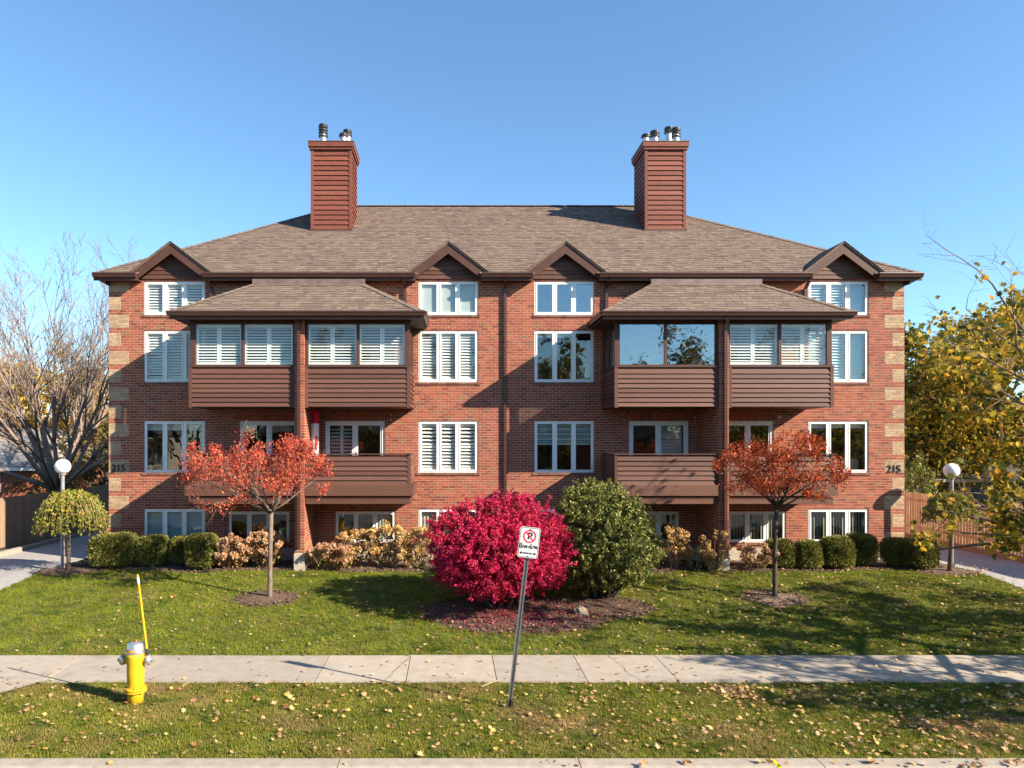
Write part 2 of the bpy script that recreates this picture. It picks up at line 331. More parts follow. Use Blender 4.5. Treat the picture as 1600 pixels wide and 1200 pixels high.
for (u, v0, du, sd) in ((600, 1066, 34, 1), (1000, 1066, -20, 2), (1365, 1066, 28, 3)):
    rc = random.Random(sd); b = MB(); pts = [(X(u, 11.92) + du / 90 * t + rc.uniform(-.03, .03), 11.92 + 1.46 * t) for t in np.linspace(0, 1, 9)]
    b.add([(x + s_ * rc.uniform(.002, .005), y, .027) for (x, y) in pts for s_ in (-1, 1)], [(2 * i, 2 * i + 1, 2 * i + 3, 2 * i + 2) for i in range(8)]); b.build('crack', 'joint_dirt', walk)
def flare(y): return -6.95 - 1.4 * max(0, (11.9 - y) / 2.9) ** .8     # edge of the driveway apron at the far left
apron = MB(); ys = np.linspace(9.06, 11.89, 9)
apron.add([(x, y, .012) for y in ys for x in (-16, flare(y))], [(2 * j, 2 * j + 1, 2 * j + 3, 2 * j + 2) for j in range(8)])
tag(apron.build('driveway_apron', 'concrete'), kind='structure')
sheet('boulevard', list(np.arange(-9, 32, .5)), list(np.linspace(9.05, 11.9, 8)), lambda x, y: -.012 + .4 * wav(x, y), 'turf', lambda x, y: x > flare(y))
RINGS = [(X(418, 17), 17.0, .80, .62), (X(1210, 17), 17.0, .80, .62), (1.5, 15.95, 2.15, 1.30), (3.5, 16.35, 1.2, .85), (X(110, 19.6), 19.55, 1.0, .6), (X(1482, 19.4), 19.45, .9, .5)]
def bed_edge(x): return 19.42 + .12 * math.sin(1.1 * x + .5) + .07 * math.sin(2.9 * x) - .25 * (2.2 < x < 6) + .25 * smooth((abs(x - 1.6) - 8.5) / 3)
def lawn_z(x, y): return zg(y) + wav(x, y) - .02
sheet('lawn', list(np.arange(DX0, DX1 + .01, (DX1 - DX0) / 56)), list(np.linspace(13.4, 21.1, 34)), lawn_z, 'turf')
for (x0, x1, nm) in ((-14.15, DX0, 'driveway'), (DX1, 17.0, 'driveway')):
    sheet(nm, list(np.linspace(x0, x1, 4)), list(np.linspace(13.4, 60, 60)), lambda x, y: zg(y) - .035, 'drive')
b = MB(); b.box(-14.32, -14.15, 13.4, 60, .2, zg(30) + .10); tag(b.build('driveway_kerb', 'kerb_concrete'), kind='structure')
b = MB(); b.box(17.0, 17.2, 13.4, 60, .2, zg(30) + .12); tag(b.build('driveway_kerb', 'timber'), kind='structure')
b = MB(); b.add([(x, y, zg(y) - .01) for y in np.linspace(13.4, 60, 20) for x in (-15.2, -14.32)], [(2 * j, 2 * j + 1, 2 * j + 3, 2 * j + 2) for j in range(19)]); tag(b.build('verge', 'soil'), kind='structure')

def mulch_patch(name, poly_fn, n, lab):
    pass
def chips(n, sampler, zf, size, seed):
    r = np.random.default_rng(seed); out = []
    for _ in range(n):
        x, y = sampler(r); z = zf(x, y) + r.uniform(.004, .03); a = r.uniform(0, PI * 2); t = r.normal(0, .35, 2); s = size * r.uniform(.5, 1.4); w = s * r.uniform(.25, .6)
        ux = np.array((math.cos(a), math.sin(a), t[0])); uy = np.array((-math.sin(a), math.cos(a), t[1])); c = np.array((x, y, z))
        out.append([c - ux * s, c - uy * w, c + ux * s, c + uy * w])
    return np.array(out)
bed = MB(); xs = np.arange(-11.0, 14.3, .18)
bed.add([(x, y, lawn_z(x, y) + .035 * (1 - .9 * (k == 0))) for k in range(5) for x in xs for y in [bed_edge(x) + (21.12 - bed_edge(x)) * k / 4]],
        [(k * len(xs) + i, k * len(xs) + i + 1, (k + 1) * len(xs) + i + 1, (k + 1) * len(xs) + i) for k in range(4) for i in range(len(xs) - 1)])
bed = tag(bed.build('planting_bed', 'mulch', None, (0, 0, 0), True), kind='structure')
def bed_pt(r):
    x = r.uniform(-10.9, 14.2); return x, bed_edge(x) + (21.1 - bed_edge(x)) * r.uniform(0, 1) ** 1.5
tag(quads_mesh('mulch_chips', chips(14000, bed_pt, lambda x, y: lawn_z(x, y) + .03, .035, 1), 4, 'mulch'), 'brown bark mulch chips spread over the planting beds', kind='stuff')
for i, (cx, cy, rx, ry) in enumerate(RINGS):
    b = MB(); n = 36; rr = random.Random(i); ph = [rr.uniform(0, 6) for _ in range(3)]
    wob = lambda a: 1 + .06 * math.sin(3 * a + ph[0]) + .05 * math.sin(5 * a + ph[1]) + .04 * math.sin(9 * a + ph[2])
    v = [(cx, cy, lawn_z(cx, cy) + .07)]
    for q in (.55, 1.0):
        v += [(cx + rx * q * wob(a) * math.cos(a), cy + ry * q * wob(a) * math.sin(a), lawn_z(cx + rx * q * math.cos(a), cy + ry * q * math.sin(a)) + (.05 if q < 1 else .004)) for a in np.linspace(0, 2 * PI, n, endpoint=False)]
    b.add(v, [(0, 1 + k, 1 + (k + 1) % n) for k in range(n)] + [(1 + k, 1 + n + k, 1 + n + (k + 1) % n, 1 + (k + 1) % n) for k in range(n)])
    tag(b.build('mulch_ring', 'mulch', None, (0, 0, 0), True), kind='structure')
def ring_pt(r):
    cx, cy, rx, ry = RINGS[r.choice(6, p=(.13, .13, .42, .2, .06, .06))]; a = r.uniform(0, 2 * PI); q = math.sqrt(r.uniform(0, 1.05)); return cx + rx * q * math.cos(a), cy + ry * q * math.sin(a)
tag(quads_mesh('mulch_chips', chips(6000, ring_pt, lambda x, y: lawn_z(x, y) + .03, .035, 2), 4, 'mulch'), 'bark chips on the mulch rings round the small trees', kind='stuff')
def red_pt(r): return 1.35 + r.normal(0, .95), 15.75 + r.normal(0, .55)
tag(quads_mesh('bush_leaf_litter', chips(2600, red_pt, lambda x, y: lawn_z(x, y) + .06, .03, 3), 4, 'fallen_red'), 'dropped crimson leaves carpeting the mulch below the round red bush', kind='stuff')

# ------------------------------------------------------------------ the apartment building
D = 21.15; S = F / D; YF = 19.58             # facade plane, balcony front plane
def fx(u): return (u - PX) / S
def fz(v): return H - (v - PY) / S
WX0, WX1 = fx(170), fx(1413); ZB, CH = .91, .0777; NC = 104; ZT = ZB + NC * CH
BLD = thing('apartment_building', ((WX0 + WX1) / 2, D, .5), 'four level red brick apartment building with brown enclosed balconies and two wood clad chimneys', 'building')
def snap(z): return ZB + round((z - ZB) / CH) * CH
WINS = []                                    # x0, x1, z0, z1, treatment
cols = dict(A=(225, 320), B=(654, 747), C=(835, 928), D=(1263, 1357))
rows = dict(t=(441, 493), u=(517, 598), m=(657, 738), b=(797, 846))
treat = dict(At='shutter', Au='shutter', Am='blind_top', Ab='blue_blank', Bt='blank', Bu='shutter', Bm='shutter_mid', Bb='curtain', Ct='plain', Cu='dark', Cm='zebra', Cb='curtain', Dt='shutter_branch', Du='shutter_part', Dm='armchair', Db='vertical')
for c, (u0, u1) in cols.items():
    for r, (v0, v1) in rows.items(): WINS.append((fx(u0), fx(u1), snap(fz(v1)), snap(fz(v0)), treat[c + r]))
for (u0, u1, t) in ((357, 452, 'dark_warm'), (524, 618, 'curtain_open'), (967, 1061, 'warm'), (1137, 1228, 'vertical')): WINS.append((fx(u0), fx(u1), snap(fz(846)), snap(fz(798)), t))
DOORS = [(fx(374), fx(466), snap(2.95), snap(fz(658)), 'plain'), (fx(508), fx(601), snap(2.95), snap(fz(658)), 'shutter'), (fx(983), fx(1076), snap(2.95), snap(fz(659)), 'blank'), (fx(1130), fx(1209), snap(2.95), snap(fz(659)), 'plain')]
UDOORS = [(-7.0, -5.0, 5.25, 7.2), (-3.6, -1.7, 5.25, 7.2), (5.2, 7.0, 5.25, 7.2), (8.0, 9.9, 5.25, 7.2)]   # dark openings inside the enclosed balconies
OPEN = [w[:4] for w in WINS] + [d[:4] for d in DOORS] + [(a, b_, snap(c), snap(d_)) for a, b_, c, d_ in UDOORS]
# mortar backing with real openings
xs = sorted({WX0, WX1} | {o[0] for o in OPEN} | {o[1] for o in OPEN}); zs = sorted({ZB, ZT} | {o[2] for o in OPEN} | {o[3] for o in OPEN})
b = MB()
for i in range(len(xs) - 1):
    for j in range(len(zs) - 1):
        cx, cz = (xs[i] + xs[i + 1]) / 2, (zs[j] + zs[j + 1]) / 2
        if not any(o[0] < cx < o[1] and o[2] < cz < o[3] for o in OPEN):
            b.add([(xs[i], D, zs[j]), (xs[i + 1], D, zs[j]), (xs[i + 1], D, zs[j + 1]), (xs[i], D, zs[j + 1])], [(0, 1, 2, 3)])
BACK = 33.0
b.add([(WX0 + .008, D + .008, ZB), (WX0 + .008, BACK, ZB), (WX0 + .008, BACK, ZT), (WX0 + .008, D + .008, ZT)], [(0, 3, 2, 1)][::1])
b.add([(WX1 - .008, D + .008, ZB), (WX1 - .008, BACK, ZB), (WX1 - .008, BACK, ZT), (WX1 - .008, D + .008, ZT)], [(0, 1, 2, 3)])
b.add([(WX0, BACK, ZB), (WX1, BACK, ZB), (WX1, BACK, ZT), (WX0, BACK, ZT)], [(0, 3, 2, 1)])
WALL = b.build('wall', 'mortar', BLD)
b = MB(); b.box(WX0 - .02, WX1 + .02, D - .02, BACK, .1, ZB - .004); b.build('foundation', 'foundation', BLD)

BL, ML = .215, .010
bricks, tans, singles = [], [], []
def free(k, a, c):                           # spans of course k left between openings
    z = ZB + (k + .5) * CH; iv = [(a, c)]
    for o in OPEN:
        if o[2] < z < o[3]:
            nv = []
            for (p, q) in iv:
                if o[1] <= p or o[0] >= q: nv.append((p, q)); continue
                if o[0] > p: nv.append((p, o[0]))
                if o[1] < q: nv.append((o[1], q))
            iv = nv
    return iv
rb = random.Random(9)
SOLD = [(d[0] - .15, d[1] + .15, round((d[3] - ZB) / CH), 3) for d in DOORS]     # soldier courses over the balcony doors
for k in range(NC):
    z0 = ZB + k * CH; off = (k % 2) * BL / 2
    ql, qk = (0, False)
    m = (k - 1) % 14
    if m < 5: ql = .60
    elif 7 <= m < 12: ql = .365
    for (a, c) in free(k, WX0, WX1):
        x = WX0 + math.floor((a - WX0 - off) / BL) * BL + off
        while x < c - .01:
            p, q = max(x, a), min(x + BL, c)
            cuts = [p, q]
            for e in (WX0 + ql, WX1 - ql):
                if ql and p < e < q: cuts = [p, e, q]
            for p_, q_ in zip(cuts[:-1], cuts[1:]):
                if q_ - p_ < .025: continue
                if any(s[0] < (p_ + q_) / 2 < s[1] and s[2] <= k < s[2] + s[3] for s in SOLD): continue
                tan = ql and ((p_ + q_) / 2 < WX0 + ql or (p_ + q_) / 2 > WX1 - ql)
                dy = rb.uniform(-.001, .001) - (.003 if tan else 0)
                g = ML / 2 - (.002 if tan else 0)
                rec = (p_ + g, q_ - g, D - .003 + dy, D + .09, z0 + ML / 2, z0 + CH - ML / 2)
                u, v = PX + (p_ + q_) / 2 * S, PY - (z0 - H) * S
                if not tan and 640 < u < 832 and 600 < v < 655 and abs(q_ - p_ - BL) < .002 and len(singles) < 300: singles.append(rec)
                else: (tans if tan else bricks).append(corners(*rec))
            x += BL
for s in SOLD:                               # soldier course bricks stand upright
    x = s[0]
    while x < s[1] - .05:
        z0 = ZB + s[2] * CH
        bricks.append(corners(x + .005, x + CH - .005, D - .003 + rb.uniform(-.001, .001), D + .09, z0 + .005, z0 + s[3] * CH - .005)); x += CH
# side walls (seen from beside the house)
for side, xw in ((0, WX0), (1, WX1)):
    for k in range(NC):
        z0 = ZB + k * CH; y = D + .1 + (k % 2) * BL / 2
        ql = .6 if (k - 1) % 14 < 5 else (.365 if 7 <= (k - 1) % 14 < 12 else 0)
        while y < BACK - .2:
            rec = corners(xw + .005 if side == 0 else xw - .09, xw + .09 if side == 0 else xw - .005, y + .005, y + BL - .005, z0 + .005, z0 + CH - .005)
            (tans if y - D < ql else bricks).append(rec); y += BL
# brick wing walls between paired balconies
PIERS = [(-4.345, -4.075), (7.435, 7.705)]
for (p0, p1) in PIERS:
    b = MB(); b.box(p0 + .003, p1 - .003, YF - .05 + .003, D - .006, .98, 7.46); b.build('wing_wall', 'mortar', BLD)
    b = MB(); b.box(p0 - .015, p1 + .015, YF - .07, D - .021, .3, .98); b.build('wing_wall_footing', 'foundation', BLD)
    for k in range(83):
        z0 = 1.0 + k * CH; o2 = (k % 2) * BL / 2
        bricks.append(corners(p0, p1, YF - .05, YF + .05 - (.0), z0 + .005, z0 + CH - .005))
        y = YF + .058 - o2
        while y < D - .03:
            a, c = max(y, YF + .055), min(y + BL, D - .012)
            if c - a > .03:
                bricks.append(corners(p0 + rb.uniform(-.001, .001), p0 + .08, a + .004, c - .004, z0 + .005, z0 + CH - .005)); bricks.append(corners(p1 - .08, p1 + rb.uniform(-.001, .001), a + .004, c - .004, z0 + .005, z0 + CH - .005))
            y += BL
o = boxes_mesh('brick_courses', np.array(bricks), 'brick', BLD, (0, D, ZB)); o['kind'] = 'stuff'
o = boxes_mesh('quoin_bricks', np.array(tans), 'tan_brick', BLD, (0, D, ZB)); o['kind'] = 'stuff'
for r in singles:
    piece('brick', (r[1] - r[0], r[3] - r[2] if False else .09, r[5] - r[4]), ((r[0] + r[1]) / 2, r[2] + .045, (r[4] + r[5]) / 2), 'brick', WALL)

# windows
def slats(x0, x1, z0, z1, y, pitch, mat, parent, tilt=.6, dep=None):
    n = max(1, int(round((z1 - z0) / pitch))); p = (z1 - z0) / n
    for i in range(n): piece('slat', (x1 - x0, dep or pitch * .98, .012), ((x0 + x1) / 2, y, z0 + (i + .5) * p), mat, parent, (tilt, 0, 0))
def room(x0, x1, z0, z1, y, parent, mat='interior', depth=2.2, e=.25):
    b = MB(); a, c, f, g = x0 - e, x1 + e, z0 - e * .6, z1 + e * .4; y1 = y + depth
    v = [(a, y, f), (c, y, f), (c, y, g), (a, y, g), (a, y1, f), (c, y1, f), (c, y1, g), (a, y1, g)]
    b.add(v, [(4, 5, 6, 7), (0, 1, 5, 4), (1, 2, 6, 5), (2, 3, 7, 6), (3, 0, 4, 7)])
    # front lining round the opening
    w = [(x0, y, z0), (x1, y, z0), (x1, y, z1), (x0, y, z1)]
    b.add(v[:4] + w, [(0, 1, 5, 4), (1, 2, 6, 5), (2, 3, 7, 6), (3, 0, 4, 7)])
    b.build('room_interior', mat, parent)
def strips(x0, x1, z0, z1, y, w, mat, parent, name, gap=.0, ang=.5):
    n = int((x1 - x0) / w); w = (x1 - x0) / n
    for i in range(n): piece(name, (w * (1 - gap), .006, z1 - z0), (x0 + (i + .5) * w, y, (z0 + z1) / 2), mat, parent, (0, 0, ang))
def window(x0, x1, z0, z1, t):
    y0, y1 = D + .025, D + .085
    b = MB(); fr = .045; b.box(x0 + .004, x1 - .004, y0, y1, z1 - fr, z1 - .004); b.box(x0 + .004, x1 - .004, y0, y1, z0 + .004, z0 + fr)
    w = (x1 - x0 - 2 * fr) / 3
    b.box(x0 + .004, x0 + fr, y0, y1, z0 + fr, z1 - fr); b.box(x1 - fr, x1 - .004, y0, y1, z0 + fr, z1 - fr)
    for k in (1, 2): b.box(x0 + fr + k * w - .028, x0 + fr + k * w + .028, y0, y1, z0 + fr, z1 - fr)
    W = b.build('window', 'white_vinyl', BLD)
    panes = []
    for k in range(3):                        # a sash and a pane in each light
        a, c = x0 + fr + k * w + (.028 if k else 0), x0 + fr + (k + 1) * w - (.028 if k < 2 else 0); s = .042
        b = MB(); ya, yb = y0 - .012, y0 + .05; zb, zt = z0 + fr, z1 - fr
        b.box(a, c, ya, yb, zt - s, zt); b.box(a, c, ya, yb, zb, zb + s); b.box(a, a + s, ya, yb, zb + s, zt - s); b.box(c - s, c, ya, yb, zb + s, zt - s)
        b.build('sash', 'white_vinyl', W)
        q = (a + s, c - s, zb + s, zt - s); panes.append(q)
        tl = r2.uniform(-.002, .002)
        b = MB(); b.box(q[0] - .004, q[1] + .004, y0 + .012 + tl, y0 + .020 + tl, q[2] - .004, q[3] + .004)
        b.build('pane', {'plain': 'glass_mirror', 'dark': 'glass', 'armchair': 'glass', 'blank': 'glass_clear', 'shutter_mid': 'glass_dim', 'shutter': 'glass_dim', 'curtain': 'glass_dim'}.get(t, 'glass'), W)
    # brick rowlock sill
    b = MB(); x = x0 - .06; n = int((x1 - x0 + .12) / CH)
    for i in range(n): b.box(x + i * (x1 - x0 + .12) / n + .004, x + (i + 1) * (x1 - x0 + .12) / n - .004, D - .028, D + .04, z0 - CH + .006, z0 - .004)
    b.build('sill', 'sill_brick', W)
    yi = D + .118
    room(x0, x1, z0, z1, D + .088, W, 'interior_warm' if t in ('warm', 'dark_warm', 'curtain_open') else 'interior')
    for k, q in enumerate(panes):
        a, c, zb, zt = q[0] - .02, q[1] + .02, q[2] - .02, q[3] + .02; h = zt - zb
        def fr_(bot=.09, top=.09):
            f = MB(); f.box(a - .03, c + .03, yi - .03, yi + .005, zb, zb + bot); f.box(a - .03, c + .03, yi - .03, yi + .005, zt - top, zt)
            f.box(a - .03, a + .035, yi - .03, yi + .005, zb + bot, zt - top); f.box(c - .035, c + .03, yi - .03, yi + .005, zb + bot, zt - top); f.build('shutter_frame', 'white_wood', W)
        if t == 'shutter': fr_(.06, .06); slats(a + .035, c - .035, zb + .06, zt - .06, yi, .088, 'white_wood', W, .8)
        elif t == 'shutter_mid':
            fr_(.08, .10); mid = zb + h * .50; piece('rail', (c - a, .03, .07), ((a + c) / 2, yi - .015, mid), 'white_wood', W)
            slats(a + .035, c - .035, zb + .08, mid - .035, yi, .108, 'white_wood', W, .7); slats(a + .035, c - .035, mid + .035, zt - .10, yi, .108, 'white_wood', W, .7)
        elif t in ('shutter_part', 'shutter_branch'):
            if k < 2: fr_(.05, .06); slats(a + .035, c - .035, zb + .05, zt - .06, yi, .088, 'white_wood', W, .75)
            else: piece('blind', (c - a, .01, h), ((a + c) / 2, yi + .1, (zb + zt) / 2), 'blind_blue', W)
        elif t == 'blind_top': piece('blind', (c - a, .012, h * .15), ((a + c) / 2, yi, zt - h * .075), 'blind_white', W)
        elif t == 'blue_blank': piece('blind', (c - a + .04, .01, h), ((a + c) / 2, yi + .03, (zb + zt) / 2), 'blind_blue', W)
        elif t == 'blank': piece('blind', (c - a + .04, .01, h), ((a + c) / 2, yi - .02, (zb + zt) / 2), 'blind_white', W)
        elif t in ('curtain', 'curtain_open'):
            if not (t == 'curtain_open' and k == 0): strips(a - .02, c + .02, zb, zt, yi + .03, .09, 'curtain', W, 'curtain_fold', -.1, .35)
        elif t == 'zebra':
            n = 9; p = h * .46 / n
            for i in range(n): piece('blind_band', (c - a, .008, p * (.62 if i % 2 else .95)), ((a + c) / 2, yi, zt - (i + .5) * p), 'blind_white' if i % 2 == 0 else 'blind_blue', W)
        elif t == 'vertical': strips(a - .02, c + .02, zb, zt, yi + .05, .085, 'vertical_blind', W, 'blind_strip', .12, .55)
        elif t == 'dark':
            if k < 2: piece('blind', (c - a, .012, h * .09), ((a + c) / 2, yi, zt - h * .045), 'blind_white', W)
        elif t == 'armchair':
            piece('blind', (c - a, .012, h * .10), ((a + c) / 2, yi, zt - h * .05), 'blind_white', W)
            if k > 0:
                f = MB(); f.prism([(a + .02, zb - .1), (c - .02, zb - .1), (c - .02, zb + .26), (c - .07, zb + .34), (a + .08, zb + .36), (a + .02, zb + .28)], yi + .25, yi + .5); f.build('armchair_back', 'furniture', W)
    return W
for w in WINS: window(*w)

def door(x0, x1, z0, z1, t):
    y0, y1 = D + .03, D + .12; fr = .085; m = (x0 + x1) / 2
    b = MB(); b.box(x0 + .004, x1 - .004, y0, y1, z1 - fr, z1 - .004); b.box(x0 + .004, x1 - .004, y0, y1, z0, z0 + .06)
    b.box(x0 + .004, x0 + fr, y0, y1, z0 + .06, z1 - fr); b.box(x1 - fr, x1 - .004, y0, y1, z0 + .06, z1 - fr); b.box(m - .035, m + .035, y0 + .01, y1, z0 + .06, z1 - fr)
    W = b.build('sliding_door', 'white_vinyl', BLD)
    for (a, c) in ((x0 + fr, m - .035), (m + .035, x1 - fr)):
        s = .05; f = MB(); ya, yb = y0 + .02, y0 + .06; zb, zt = z0 + .06, z1 - fr
        f.box(a, c, ya, yb, zt - s, zt); f.box(a, c, ya, yb, zb, zb + s); f.box(a, a + s, ya, yb, zb + s, zt - s); f.box(c - s, c, ya, yb, zb + s, zt - s); f.build('sash', 'white_vinyl', W)
        f = MB(); f.box(a + s - .004, c - s + .004, ya + .012, ya + .02, zb + s - .004, zt - s + .004); f.build('pane', 'glass', W)
    room(x0, x1, z0, z1, D + .13, W)
    if t == 'shutter':
        a, c = x0 + fr + .05, m - .08; h = (a + c) / 2
        for (p, q) in ((a, h - .04), (h + .04, c)): slats(p, q, z0 + .2, z1 - .2, D + .22, .11, 'white_wood', W, .5)
        piece('shutter_stile', (.09, .03, z1 - z0 - .3), (h, D + .2, (z0 + z1) / 2), 'white_wood', W)
    if t == 'blank': slats(m + .08, x1 - fr - .05, z0 + .1, z1 - .14, D + .22, .10, 'blind_white', W, 1.2, .1)
    piece('door_handle', (.03, .03, .2), (m + .07, y0 - .005, (z0 + z1) / 2 - .1), 'white_vinyl', W)
for d in DOORS: door(*d)
for (a, c, z0, z1) in UDOORS:
    b = MB(); z0, z1 = snap(z0), snap(z1); b.box(a + .004, c - .004, D + .03, D + .06, z0, z1); b.build('inner_door', 'interior', BLD)

# ---- main roof
EY, EZ, RY, RZ = 20.80, 9.06, 27.0, 13.14
EX0, EX1, RX0, RX1 = -10.57, 13.91, -4.22, 7.44; BY = 2 * RY - EY
PITCH = (RZ - EZ) / (RY - EY)
DORM = [fx(272.5), fx(700.5), fx(881.5), fx(1310)]; HW, PK = 1.28, 10.03; RYD = 20.87
NOTCH = [(c - HW + .36, c + HW - .36) for c in DORM]; YC = D; ZC = EZ + (YC - EY) * PITCH; KH = (YC - EY) / (RY - EY)
CX0, CX1 = EX0 + (RX0 - EX0) * KH, EX1 + (RX1 - EX1) * KH
b = MB(); b.add([(CX0, YC, ZC), (CX1, YC, ZC), (RX1, RY, RZ), (RX0, RY, RZ), (EX0, EY, EZ), (EX1, EY, EZ), (EX1, BY, EZ), (EX0, BY, EZ)], [(0, 1, 2, 3), (5, 6, 2), (6, 7, 3, 2), (7, 4, 3)])
b.add([(EX0 + .1, D + .02, EZ - .01), (EX1 - .1, D + .02, EZ - .01), (EX1 - .1, BY, EZ - .01), (EX0 + .1, BY, EZ - .01)], [(0, 3, 2, 1)])
xe = [(EX0, CX0)] + [(q, q) for n_ in NOTCH for q in n_] + [(EX1, CX1)]
for i in range(0, len(xe), 2): b.add([(xe[i][0], EY, EZ), (xe[i + 1][0], EY, EZ), (xe[i + 1][1], YC, ZC), (xe[i][1], YC, ZC)], [(0, 1, 2, 3)])
ROOF = b.build('roof', 'roof_felt', BLD)
rs = random.Random(77)
def shingle_rows(p00, p01, p10, p11, expo, store, wlo=.16, whi=.42, lift=.017):
    """tabs on the sloping quad eave(p00-p01) to top(p10-p11)"""
    p00, p01, p10, p11 = map(np.array, (p00, p01, p10, p11)); up = ((p10 - p00) + (p11 - p01)) / 2
    along = (p01 - p00) / np.linalg.norm(p01 - p00); up = up - along * np.dot(up, along); n = np.cross(along, up); n = n / np.linalg.norm(n); n = n if n[2] > 0 else -n
    Ls = np.linalg.norm(up); u = up / Ls; rows = int(Ls / expo)
    for i in range(rows):
        t = i * expo / Ls; t2 = min(1, (i + 1.15) * expo / Ls); a2 = np.dot((p10 - p00) * t2, along); c2 = np.dot(p01 + (p11 - p01) * t2 - p00, along); a = np.dot(p00 + (p10 - p00) * t - p00, along); c = np.dot(p01 + (p11 - p01) * t - p00, along)
        s = a + rs.uniform(-.3, 0)
        while s < c:
            w = rs.uniform(wlo, whi); x0, x1 = max(s, a), min(s + w - .006, c); s += w
            if x1 - x0 < .03: continue
            l = lift + rs.uniform(-.003, .003); dr = rs.choice((0, 0, .03, .04)); o = p00 + u * (i * expo - dr); hgt = expo * 1.15 + dr
            q0, q1 = o + along * x0, o + along * x1; e = .0035
            r0, r1 = o + along * min(max(x0, a2), c2), o + along * max(min(x1, c2), a2)
            q = [q0 + n * e, q1 + n * e, r1 + u * hgt + n * e * .5, r0 + u * hgt + n * e * .5, q0 + n * (l + e), q1 + n * (l + e), r1 + u * hgt + n * (e + .002), r0 + u * hgt + n * (e + .002)]
            store.append(q)
main = []
shingle_rows((EX0, EY, EZ), (EX1, EY, EZ), (RX0, RY, RZ), (RX1, RY, RZ), .165, main, .10, .30)
main = [q for q in main if not (q[0][1] < YC and any(n_[0] - .02 < (q[0][0] + q[1][0]) / 2 < n_[1] + .02 for n_ in NOTCH))]
o = boxes_mesh('shingle_field', np.array(main), 'shingle', ROOF, (0, EY, EZ)); o['kind'] = 'stuff'
side = []
shingle_rows((EX1, EY, EZ), (EX1, BY, EZ), (RX1, RY, RZ), (RX1, RY + .01, RZ), .3, side, .3, .8); shingle_rows((EX0, BY, EZ), (EX0, EY, EZ), (RX0, RY + .01, RZ), (RX0, RY, RZ), .3, side, .3, .8)
shingle_rows((EX1, BY, EZ), (EX0, BY, EZ), (RX1, RY, RZ), (RX0, RY, RZ), .3, side, .3, .8)
o = boxes_mesh('shingle_sides', np.array(side), 'shingle', ROOF, (0, EY, EZ)); o['kind'] = 'stuff'
caps = MB()
def ridge_caps(p, q):
    p, q = Vector(p), Vector(q); d = (q - p); L_ = d.length; d.normalize(); sd = d.cross(Vector((0, 0, 1))).normalized(); upv = sd.cross(d).normalized(); n = int(L_ / .2)
    for i in range(n):
        c = p + d * (i * L_ / n); e = c + d * (L_ / n * 1.08)
        caps.add([tuple(c + sd * .13 - upv * .035), tuple(c + upv * .028), tuple(c - sd * .13 - upv * .035), tuple(e + sd * .13 - upv * .045), tuple(e + upv * .016), tuple(e - sd * .13 - upv * .045)], [(0, 1, 4, 3), (1, 2, 5, 4), (0, 2, 1)])
ridge_caps((RX0, RY, RZ + .02), (RX1, RY, RZ + .02)); ridge_caps((EX0, EY, EZ + .02), (RX0, RY, RZ + .02)); ridge_caps((EX1, EY, EZ + .02), (RX1, RY, RZ + .02))
caps.build('ridge_caps', 'shingle', ROOF)['kind'] = 'stuff'
